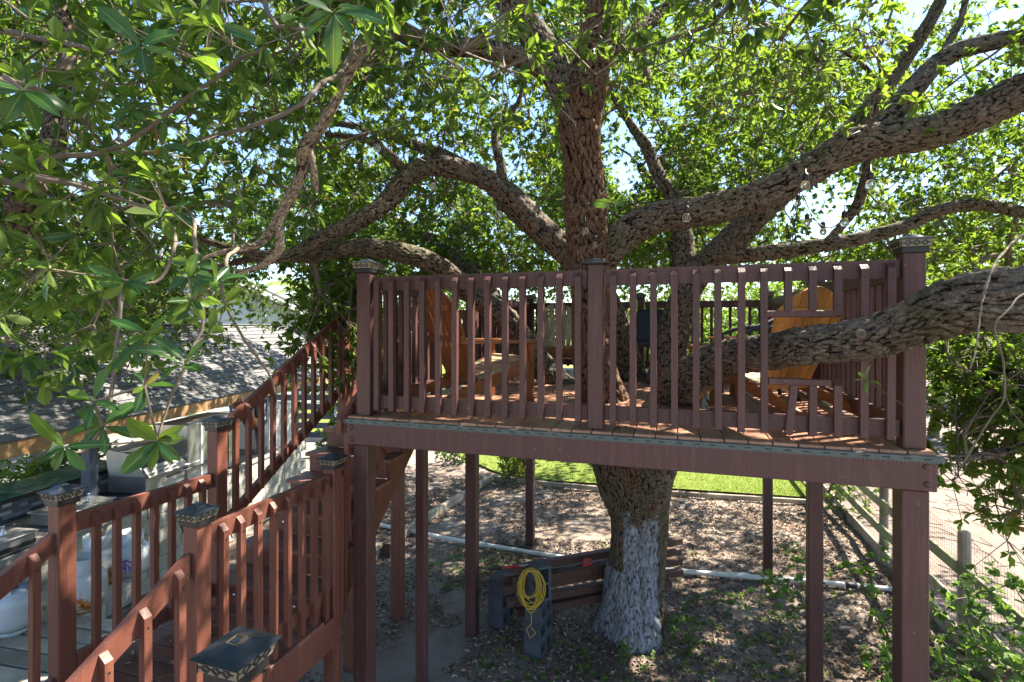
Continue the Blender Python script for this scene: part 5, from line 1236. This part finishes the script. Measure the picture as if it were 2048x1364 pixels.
def palm(x, y, h, label, s=1.0, seed=1):
    rg = random.Random(seed); e = empty('palm_tree', (x, y, 0), 0, label, 'palm tree', 'palms behind the roofs')
    MB().tube([(0, 0, -0.05), (0.1, 0, h * .5), (0.05, 0, h)], [0.20, 0.15, 0.12], 10).build('trunk', M['twig'], e, True)
    for k in range(16):
        az = k * 2.4; el = rg.uniform(-0.2, 1.1); L = 2.4 * s; pts = []; m = MB(); d = Vector((math.cos(az), math.sin(az), 0))
        for i in range(9):
            t = i / 8; pts.append(Vector((0.05, 0, h)) + d * L * t * math.cos(el * (1 - .3 * t)) + Vector((0, 0, L * (math.sin(el) * t - 0.75 * t * t))))
        m.tube(pts, [0.025 * (1 - i / 10) for i in range(9)], 4); tt = [0.6] * len(m.v)
        for i in range(1, 60):
            t = i / 60 * 8; j = min(7, int(t)); q = pts[j].lerp(pts[j + 1], t - j); tg = (pts[j + 1] - pts[j]).normalized(); sd_ = tg.cross(Vector((0, 0, 1))).normalized()
            for s_ in (-1, 1):
                ll_ = 0.5 * s * math.sin(math.pi * (0.12 + 0.85 * i / 60)); b_ = len(m.v)
                tip_ = q + (sd_ * s_ * 0.8 + tg * 0.5 + Vector((0, 0, -0.45))) * ll_
                m.add([q, q + tg * 0.035, tip_], [(0, 1, 2)]); tt += [rg.random()] * 3
        me = m.mesh('frond', M['palm']); at = me.attributes.new('tint', 'FLOAT', 'POINT'); at.data.foreach_set('value', tt); link('frond', me, e)
palm(-11.5, 27.5, 5.6, 'feathery palm rising behind the white house gable', 1.3, 1)
palm(-7.4, 24.0, 4.0, 'lower bright palm between the house and the deck post', 1.1, 2)

# ------------------------------------------------------------------ things under the deck
def P0(px, py, z): return G(px, py, z)
cs = [(0.30, 5.88), (-0.02, 6.25)]
ub = Vector((math.cos(R(60)), math.sin(R(60)), 0))
gi = 0
def cinder(x, y, z, yaw, upright, label):
    e = empty('cinder_block', (x, y, z), yaw, label, 'cinder block', 'dark cinder blocks under the lumber')
    L, H, W = (0.39, 0.19, 0.19)
    if upright: L, H = 0.19, 0.39
    t = 0.032; m = MB()
    if upright:   # hollow shows on the side faces
        for (c, d) in (((0, 0, t / 2), (L, W, t)), ((0, 0, H - t / 2), (L, W, t)), ((0, 0, H / 2), (L, W, t)), ((-L / 2 + t / 2, 0, H / 2), (t, W, H - 2 * t - .002)), ((L / 2 - t / 2, 0, H / 2), (t, W, H - 2 * t - .002))): m.box(c, d, ch=0.003)
    else:
        for (c, d) in (((0, 0, t / 2), (L, W, t)), ((0, 0, H - t / 2), (L, W, t)), ((-L / 2 + t / 2, 0, H / 2), (t, W, H - 2 * t - .002)), ((L / 2 - t / 2, 0, H / 2), (t, W, H - 2 * t - .002)), ((0, 0, H / 2), (t, W, H - 2 * t - .002))): m.box(c, d, ch=0.003)
    m.build('block_shell', M['cinder'], e)
yw = R(25)
cinder(0.30, 5.76, 0.01, R(65), False, 'cinder block on the ground at the foot of the nearer stack')
cinder(0.30, 5.76, 0.205, R(65), False, 'second cinder block up in the nearer stack')
cinder(0.30, 5.76, 0.40, R(68), False, 'cinder block directly under the upright one in the nearer stack')
cinder(0.31, 5.72, 0.60, yw, True, 'upright cinder block topping the nearer stack beside the rope')
cinder(-0.12, 6.32, 0.01, R(65), False, 'cinder block on the ground in the rear stack')
cinder(-0.12, 6.32, 0.205, R(65), False, 'middle cinder block of the rear stack')
cinder(-0.12, 6.32, 0.40, R(68), False, 'topmost cinder block of the rear stack behind the tool handle')
tl = [((1028, 1138, 6.0), (1362, 1080, 7.1), 'top brown timber resting across the block stacks'), ((1005, 1158, 6.1), (1360, 1108, 7.15), 'dark timber with the shortest left end, second row of the pile'),
      ((1008, 1180, 5.98), (1362, 1122, 7.0), 'timber in the middle of the pile passing behind the rope'), ((1028, 1165, 5.92), (1300, 1118, 6.75), 'short brown timber end just left of the rope coil'),
      ((1015, 1205, 5.95), (1363, 1146, 6.95), 'lower timber sloping up behind the tree trunk'), ((1030, 1226, 5.9), (1340, 1166, 6.8), 'lowest timber of the pile nearest the ground')]
for a, b, lb in tl:
    A_ = P(*a); B_ = P(*b); B_.z = max(B_.z, A_.z - 0.12); mid = (A_ + B_) / 2
    o = MB().beam(A_ - mid, B_ - mid, 0.09, 0.088, ch=0.008).build('timber', M['timber'], None, loc=mid)
    tag(o, lb, 'timber', 'timbers stacked on cinder blocks')
# yellow cord coil hanging on a timber end
rc = P(1062, 1178, 5.55); m = MB(); rg_ = random.Random(5)
for k in range(15):
    rx = 0.112 + rg_.uniform(-0.03, 0.035); rz_ = 0.19 + rg_.uniform(-0.05, 0.03); ox = rg_.uniform(-.03, .03); oy = rg_.uniform(-.04, .04); pts = []
    for i in range(29):
        a = 2 * math.pi * i / 28; pts.append(Vector((ox + rx * math.sin(a) + rg_.uniform(-.004, .004), oy + 0.025 * math.cos(a), 0.17 - rz_ + rz_ * math.cos(a) * 1.0 + 0.03)))
    m.tube(pts, 0.0042, 5, cap=False)
pts = [Vector((0.0, -0.03, -0.24)), Vector((0.005, -0.03, -0.36)), Vector((-0.05, -0.03, -0.42)), Vector((-0.01, -0.03, -0.52)), Vector((0.05, -0.03, -0.46)), Vector((0.0, -0.03, -0.40))]; m.tube(pts, 0.0042, 5)
tag(m.build('rope_coil', M['rope'], None, True, loc=rc), 'tangled coil of yellow cord hung on the timber ends', 'rope')
# red handled tools
tq = P(1030, 1135, 5.9); e = empty('lopper', tq, R(8), 'lopper handle with red shaft and black grip lying left of the timbers', 'lopper')
MB().tube([(-0.30, 0, 0), (-0.16, 0, 0.004)], 0.017, 8).build('grip', M['wire'], e, True); MB().tube([(-0.17, 0, 0.004), (0.05, 0, 0.012)], 0.014, 8).build('shaft', M['red'], e, True)
MB().tube([(0.05, 0, 0.012), (0.22, 0.02, 0.02)], 0.011, 8).build('blade_arm', M['steel'], e, True)
tq = P(1165, 1128, 6.15); e = empty('bow_saw', tq, R(25), 'bow saw with red handle lying on the stacked timbers', 'saw')
MB().tube([(0.0, 0, 0.0), (-0.2, 0, -0.005), (-0.50, 0, -0.01)], 0.010, 6).build('frame', M['wire'], e, True)
MB().tube([(0.0, 0, 0), (0.05, 0, 0.04), (0.12, 0, 0.03), (0.13, 0, -0.02), (0.03, 0, -0.03), (0, 0, 0)], 0.016, 8).build('handle', M['red'], e, True)
# white pipe on the ground
pp_ = [(720, 1040), (760, 1050), (900, 1078), (1060, 1105), (1200, 1125), (1350, 1141), (1500, 1154), (1620, 1162), (1750, 1175), (1800, 1180)]
e = empty('white_pipe', G(1200, 1125), 0, 'long white plastic pipe lying across the mulch under the deck', 'pipe')
MB().tube([G(a, b, 0.04) - e.location for a, b in pp_], 0.035, 10).build('pipe', M['pvc'], e, True)
for (a, b), a2, b2 in (((1465, 1150), 1500, 1153), ((1690, 1169), 1712, 1171), ((955, 1088), 975, 1091)):
    MB().tube([G(a, b, 0.04) - e.location, G(a2, b2, 0.04) - e.location], 0.043, 10).build('coupling', M['pvc'] if a != 1690 else M['wicker'], e, True)
# landscape edging
def edging(pts, label, h=0.12, wd=0.09, mat='greywood', seg=1.6):
    q = [G(a, b, 0.06) for a, b in pts]; e = empty('landscape_edging', q[0], 0, label, 'edging', 'landscape edging boards')
    for a, b in zip(q[:-1], q[1:]):
        L = (b - a).length; n = max(1, round(L / seg))
        for k in range(n):
            p0 = a.lerp(b, k / n) - q[0]; p1 = a.lerp(b, (k + 1) / n) - q[0]; p1 = p1 + (p0 - p1).normalized() * 0.012
            MB().beam(p0, p1, wd, h, ch=0.01).build('edging_board', M[mat], e)
edging([(728, 1125), (845, 1040), (985, 955)], 'pale landscape timber edging running back from under the stairs', 0.14, 0.11)
edging([(985, 955), (1060, 964), (1200, 977), (1400, 990), (1620, 1004)], 'thin pale edging strip between the mulch and the sunny lawn', 0.10, 0.05)
tag(MB().beam(G(772, 1100, .12), G(790, 1085, .12), 0.13, 0.2).build('timber', M['timber'], None), 'short brown timber offcut beside the stair support post', 'timber')

# ------------------------------------------------------------------ plank and wire fence at right
fr = empty('wire_fence', (5.83, 8.1, 0), 0, 'weathered plank fence with wire mesh between the mulch and the sandy arena', 'fence')
fd = Vector((0.32, 1.0, 0)).normalized()
def fp(s): return fd * s
for s in (-7.0, -4.72, -2.36, 0.0, 2.36, 4.72, 7.1, 9.5, 11.9):
    p = fp(s) + fd.cross(Vector((0, 0, 1))) * 0.06
    MB().lathe([(0.062, -0.05), (0.06, 1.27), (0.054, 1.30), (0.03, 1.31)], (p.x, p.y, 0), 10).build('fence_post', M['greywood'], fr)
    if s < 11:
        for z, nm in ((0.87, 'fence_rail'), (0.45, 'fence_rail')):
            q0 = fp(s); q1 = fp(s + 2.35); jz = random.uniform(-.02, .02)
            MB().beam(q0 + Vector((0, 0, z + jz)), q1 + Vector((0, 0, z + random.uniform(-.02, .02))), 0.035, 0.14, ch=0.006).build(nm, M['moss'], fr)
        MB().beam(fp(s) + Vector((0, 0, .09)), fp(s + 2.35) + Vector((0, 0, .09)), 0.05, 0.2, ch=0.006).build('kickboard', M['greywood'], fr)
m = MB(); offv = fd.cross(Vector((0, 0, 1))) * 0.12
def flat(a, b, r=0.0016): m.tube([a, b], r, 3, cap=False)
s = -7.0
while s < 9: flat(fp(s) + offv, fp(s) + offv + Vector((0, 0, 1.2))); s += 0.055 if s < 3 else 0.11
for k in range(20): flat(fp(-7) + offv + Vector((0, 0, 0.05 + k * 0.06)), fp(9) + offv + Vector((0, 0, 0.05 + k * 0.06)))
tag(m.build('wire_mesh', M['meshwire'], fr), kind='stuff')

# ------------------------------------------------------------------ plants
def bush(name, label, cat, x, y, z0, blobs, n, leaf, mat, stems=6, group=None, per=6, wr=0.45, seed=0, stem_mat='twig', big=False):
    rg = np.random.default_rng(200 + seed); e = empty(name, (x, y, z0), 0, label, cat, group); tg = []
    for (cx, cy_, cz_, rx, ry, rz, wgt) in blobs:
        k = max(4, int(n * wgt)); q = unit(rg.normal(size=(k, 3))) * rg.uniform(0.35, 1, (k, 1)) ** 0.5 * [rx, ry, rz] + [cx, cy_, cz_]; tg.append(q)
    tg = np.vstack(tg); tg = tg[tg[:, 2] > 0.02]
    roots_ = np.stack([rg.uniform(-.05, .05, stems), rg.uniform(-.05, .05, stems), np.zeros(stems)], 1)
    ps, _, pt, tp, dr, ldd = grow(roots_, np.full(stems, .01), tg, rg, seg=0.3, wob=0.15)
    V, f = tubes(ps, pt, np.clip(leaf * 0.03 * np.maximum(ldd, 1) ** 0.5, 0.002, 0.12), 5); tag(link('stems', np_mesh('stems', V, f, M[stem_mat], True), e), kind='stuff')
    V, f, tt = rosettes(tp, dr, per, leaf, rg, tint=np.clip(0.5 + 0.35 * vnoise(tp * 1.7, seed), 0, 1), wr=wr, big=big)
    tag(link('foliage', np_mesh('foliage', V, f, M[mat], False, {'tint': tt}), e), kind='stuff'); return e
def tree(label, x, y, h, rad_, n, leaf, mat, seed, group='trees beyond the yard', base=0.32):
    bl = [(0, 0, h * 0.66, rad_, rad_, h * 0.34, 0.5), (rad_ * .5, rad_ * .2, h * .5, rad_ * .6, rad_ * .6, h * .25, .2), (-rad_ * .5, -rad_ * .2, h * base + h * .12, rad_ * .6, rad_ * .6, h * .2, .3)]
    e = empty('tree', (x, y, 0), 0, label, 'tree', group); rg = np.random.default_rng(seed); tg = []
    for (cx, cy_, cz_, rx, ry, rz, wgt) in bl:
        k = int(n * wgt); q = unit(rg.normal(size=(k, 3))) * rg.uniform(0.2, 1, (k, 1)) ** 0.5 * [rx, ry, rz] + [cx, cy_, cz_]; tg.append(q)
    tg = np.vstack(tg); tg = tg[vnoise(tg / rad_ * 2.2, seed) > -0.35]
    z = np.linspace(0, h * 0.6, 10); rt = np.stack([0.1 * np.sin(z), 0.1 * np.cos(z * 1.3) - .1, z], 1)
    link('trunk', np_mesh('trunk', *tubes(rt, [list(range(10))], np.linspace(h * 0.03, h * .012, 10), 8), M['twig'], True), e)
    ps, _, pt, tp, dr, ldd = grow(rt[3:], np.full(7, .1), tg, rg, seg=0.6, wob=0.15)
    V, f = tubes(ps, pt, np.clip(0.008 * np.maximum(ldd, 1) ** 0.5, 0.006, 0.12), 4); tag(link('branches', np_mesh('branches', V, f, M['twig'], True), e), kind='stuff')
    s3, d3, b3 = sprays(tp, dr, 4, leaf * 3.2, rg)
    V, f, tt = rosettes(s3, d3, 6, leaf, rg, tint=np.clip(0.5 + 0.4 * vnoise(s3 * 0.9, seed), 0, 1), wr=0.5)
    tag(link('crown', np_mesh('crown', V, f, M[mat], False, {'tint': tt}), e), kind='stuff')
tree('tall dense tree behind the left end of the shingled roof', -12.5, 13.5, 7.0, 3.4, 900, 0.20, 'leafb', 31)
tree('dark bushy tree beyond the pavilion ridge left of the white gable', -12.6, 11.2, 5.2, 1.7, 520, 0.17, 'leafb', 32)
tree('bright tree far behind the house at the left of the deck', -4.6, 30, 6.5, 3.0, 520, 0.26, 'bright', 33)
tree('sunlit tree beyond the back railing right of the upright limb', 5.2, 16.0, 4.9, 2.1, 620, 0.17, 'bright', 34)
tree('yellow-green tree above the amber chair behind the deck', 9.3, 17.0, 5.6, 2.6, 700, 0.18, 'bright', 35)
tree('sunlit tree over the arena right of the lantern post', 13.6, 16.5, 5.4, 2.6, 640, 0.18, 'bright', 36)
tree('pale distant tree at the far right beyond the arena', 22.0, 24, 7.0, 3.8, 600, 0.28, 'bright', 37)
for k, (x, y, h) in enumerate(((-14, 78, 6), (-3, 84, 5), (7, 80, 5.5), (17, 86, 6), (28, 82, 6.5), (40, 78, 6.5), (-26, 80, 7), (52, 74, 7), (66, 78, 7))):
    tree(['low rounded tree on the far field edge', 'far tree with a broad crown beyond the field'][k % 2] + [' at the left of the house', ' left of the trunk in the distance', ' straight behind the upright limb', ' right of the tree trunk', ' behind the amber chair', ' over the arena rail', ' hidden behind the roofline', ' at the right edge', ' farthest to the right'][k], x, y, h, 4.5, 170, 0.7, 'leafb', 50 + k, 'distant trees across the field', base=0.1)
bush('croton_shrub', 'yellow-green croton shrub on the mulch at the lawn edge', 'shrub', *G(1028, 968), [(0, 0, .45, .38, .3, .38, .7), (0.1, 0, .75, .22, .2, .2, .3)], 90, 0.17, 'croton', seed=1, per=7, wr=0.3)
bush('small_shrub', 'reddish-tipped small shrub beside the path at the lawn corner', 'shrub', *G(905, 925), [(0, 0, .22, .5, .3, .22, 1)], 60, 0.12, 'vine', seed=2)
bush('climbing_shrub', 'tall leafy shrub growing up behind the stair handrail', 'shrub', -2.55, 7.9, 0.0, [(0, 0, 1.6, .55, .5, .8, .5), (0.1, 0, 2.6, .6, .5, .9, .5)], 260, 0.10, 'leaf', seed=3)
bush('bush', 'green shrub growing through the fence rails by the deck post', 'shrub', 6.35, 9.6, 0.0, [(0, 0, .55, .45, .5, .5, .6), (-.2, .5, .9, .4, .4, .4, .4)], 130, 0.10, 'bright', seed=4)
bush('fern', 'bright ferny clump under the fascia behind the green bar top', 'plant', -8.8, 9.2, 0.0, [(0, 0, .7, 1.2, .6, .6, .6), (.9, .5, .9, .9, .6, .6, .4)], 220, 0.26, 'bright', seed=5, wr=0.16, per=9)
bush('vine', 'tangled vine with round leaves climbing the fence in the lower right corner', 'vine', 3.9, 4.3, 0.0, [(0, 0, .45, .75, .9, .45, .35), (-.45, -.35, .75, .5, .45, .55, .2), (0.7, .9, .5, .8, .8, .5, .25), (.45, .2, 1.05, .35, .35, .5, .2)], 420, 0.075, 'vine', seed=6, per=5, wr=0.8, big=True)
bush('vine', 'slender vine shoots reaching left from the fence across the mulch', 'vine', 4.35, 6.2, 0.0, [(-.6, 0, .55, .8, .35, .25, .5), (-1.2, -.1, .45, .5, .3, .2, .3), (.2, 0, .9, .3, .3, .5, .2)], 85, 0.085, 'vine', seed=7, per=3, wr=0.8, big=True)
bush('sapling', 'small bright weed sprouting at the right foot of the oak', 'plant', 1.92, 5.75, 0.0, [(0, 0, .2, .22, .2, .22, 1)], 40, 0.06, 'vine', seed=8, per=5, wr=0.6)
bush('sapling', 'thin green sprout in front of the whitewashed trunk base', 'plant', 1.22, 5.48, 0.0, [(0, 0, .17, .07, .07, .17, 1)], 16, 0.05, 'vine', seed=9, per=4, wr=0.6)
# weeds: low ground cover nobody could count
rg = np.random.default_rng(77)
q = rg.uniform([-1.5, 3.2, 0.0], [5.6, 8.5, 0.0], (1500, 3)); q = q[(vnoise(q * 1.1, 61) + 0.25 * (q[:, 1] < 5.6)) > 0.44]; q[:, 2] = 0.03
V, f, tt = rosettes(np.repeat(q, 2, 0) + rg.normal(size=(len(q) * 2, 3)) * [.05, .05, .02], np.tile([[0, 0, 1.0]], (len(q) * 2, 1)), 5, 0.05, rg, spread=1.0, wr=0.55, big=True)
tag(link('ground_weeds', np_mesh('ground_weeds', V, f, M['vine'], False, {'tint': tt})), 'scattered bright green seedlings in the leaf litter', 'weeds', kind='stuff')
# leaf litter: curled dead leaves and chips
n = 80000
q = np.stack([rg.uniform(-4.2, 6.2, n), 2.6 + 10 * rg.uniform(0, 1, n) ** 1.1, np.zeros(n)], 1)
dn_ = vnoise(q * 0.9, 21) * .6 + vnoise(q * 2.4, 22) * .4; path_ = np.exp(-((q[:, 0] + 0.7 + 0.12 * (q[:, 1] - 5)) ** 2) / 0.55)
q = q[(dn_ - 0.7 * path_ > -0.52) & (q[:, 0] < fence_x(q[:, 1]) - 0.1) & (q[:, 1] < 12.2 - 0.2 * q[:, 0])]
n = len(q); gp = np.stack([q[:, 0], q[:, 1], np.zeros(n)], 1)
q[:, 2] = 0.035 * vnoise(gp * 0.8, 3) + 0.018 * vnoise(gp * 3, 4) + 0.01 * vnoise(gp * 9, 5) + 0.008
dv = rg.normal(size=(n, 3)) * [1, 1, 0.28]; dv = unit(dv); up_ = rg.normal(size=(n, 3)) * 0.35 + [0, 0, 1]; up_ = unit(up_ - dv * (up_ * dv).sum(1)[:, None])
Lh = rg.uniform(0.025, 0.075, n); V, f = leaf_verts(q, dv, up_, Lh, Lh * rg.uniform(0.25, 0.5, n), 0.35)
t = NT('dead_leaf'); M['dead'] = t.setp(t.ramp(t.attr('tint'), [(0, (0.05, 0.028, 0.018)), (0.3, (0.14, 0.08, 0.05)), (0.6, (0.33, 0.235, 0.165)), (0.85, (0.50, 0.42, 0.33)), (1.0, (0.30, 0.11, 0.035))]), 0.7)
tag(link('leaf_litter', np_mesh('leaf_litter', V, f, M['dead'], False, {'tint': np.repeat(rg.uniform(0, 1, n), 4)})), 'brown dead leaves and bark chips covering the soil under the deck', 'leaf litter', kind='stuff')
# grass blades on the near lawn
n = 90000
q = np.stack([rg.uniform(-3, 8.5, n), 10.6 + 9 * rg.uniform(0, 1, n) ** 1.8, np.full(n, 0.05)], 1)
edge = np.interp(q[:, 0], [-3, -2.2, -0.4, 0.45, 2.5, 6.35, 8.6], [15.6, 15.2, 12.6, 12.0, 11.55, 10.7, 17.5]); q = q[q[:, 1] > edge]; n = len(q)
dv = unit(rg.normal(size=(n, 3)) * [.5, .5, .1] + [0, 0, 1]); sd_ = unit(np.cross(dv, rg.normal(size=(n, 3)))); L_g = rg.uniform(.03, .075, (n, 1))
V = np.stack([q - sd_ * .004, q + sd_ * .004, q + dv * L_g], 1).reshape(-1, 3)
tag(link('grass', np_mesh('grass', V, np.arange(n * 3).reshape(n, 3), M['grass'], False, {'tint': np.repeat(rg.uniform(0, 1, n), 3)})), 'bright mown lawn grass beyond the mulch', 'grass', kind='stuff')
# fallen leaves on treads, deck and pavilion roof
n = 260; V0_ = []; 
uv = np.stack([rg.uniform(0.1, W_ - 0.1, n), rg.uniform(-0.08, L_ - .2, n)], 1); q = np.array([loc2w(u, v, FL + 0.006) for u, v in uv])
q2 = np.array([RE0 + Matrix.Rotation(ra, 3, 'Z') @ onroof(rg.uniform(1.5, RL), rg.uniform(.1, SLn), 0.035) for _ in range(900)])
q3 = np.array([loc2w(rg.uniform(-1.0, -.2), rg.uniform(VL0, VL1), LF + 0.004) for _ in range(70)])
q = np.vstack([q, q2, q3]); n = len(q); dv = unit(rg.normal(size=(n, 3)) * [1, 1, .1]); up_ = np.tile([[0, 0, 1.0]], (n, 1)); Lh = rg.uniform(.03, .07, n)
V, f = leaf_verts(q, dv, up_, Lh, Lh * .4, .25)
tag(link('fallen_leaves', np_mesh('fallen_leaves', V, f, M['dead'], False, {'tint': np.repeat(rg.uniform(0, 1, n), 4)})), 'dry leaves scattered over the deck, landing and shingled roof', 'leaves', kind='stuff')
# fallen twigs on the sandy arena
m = MB(); rg_ = random.Random(9)
for k in range(420):
    y = rg_.uniform(4, 16); x = fence_x(y) + 0.3 + rg_.uniform(0, 6) ** 1.0; a = rg_.uniform(0, 6.3); L = rg_.uniform(.15, .9); p0 = Vector((x, y, .062))
    m.tube([p0, p0 + Vector((math.cos(a), math.sin(a), 0.02)) * L * .5, p0 + Vector((math.cos(a + .3), math.sin(a + .3), 0)) * L], [.006, .005, .003], 4, cap=False)
tag(m.build('fallen_twigs', M['twig']), 'thin dark twigs strewn over the sandy arena', 'twigs', kind='stuff')
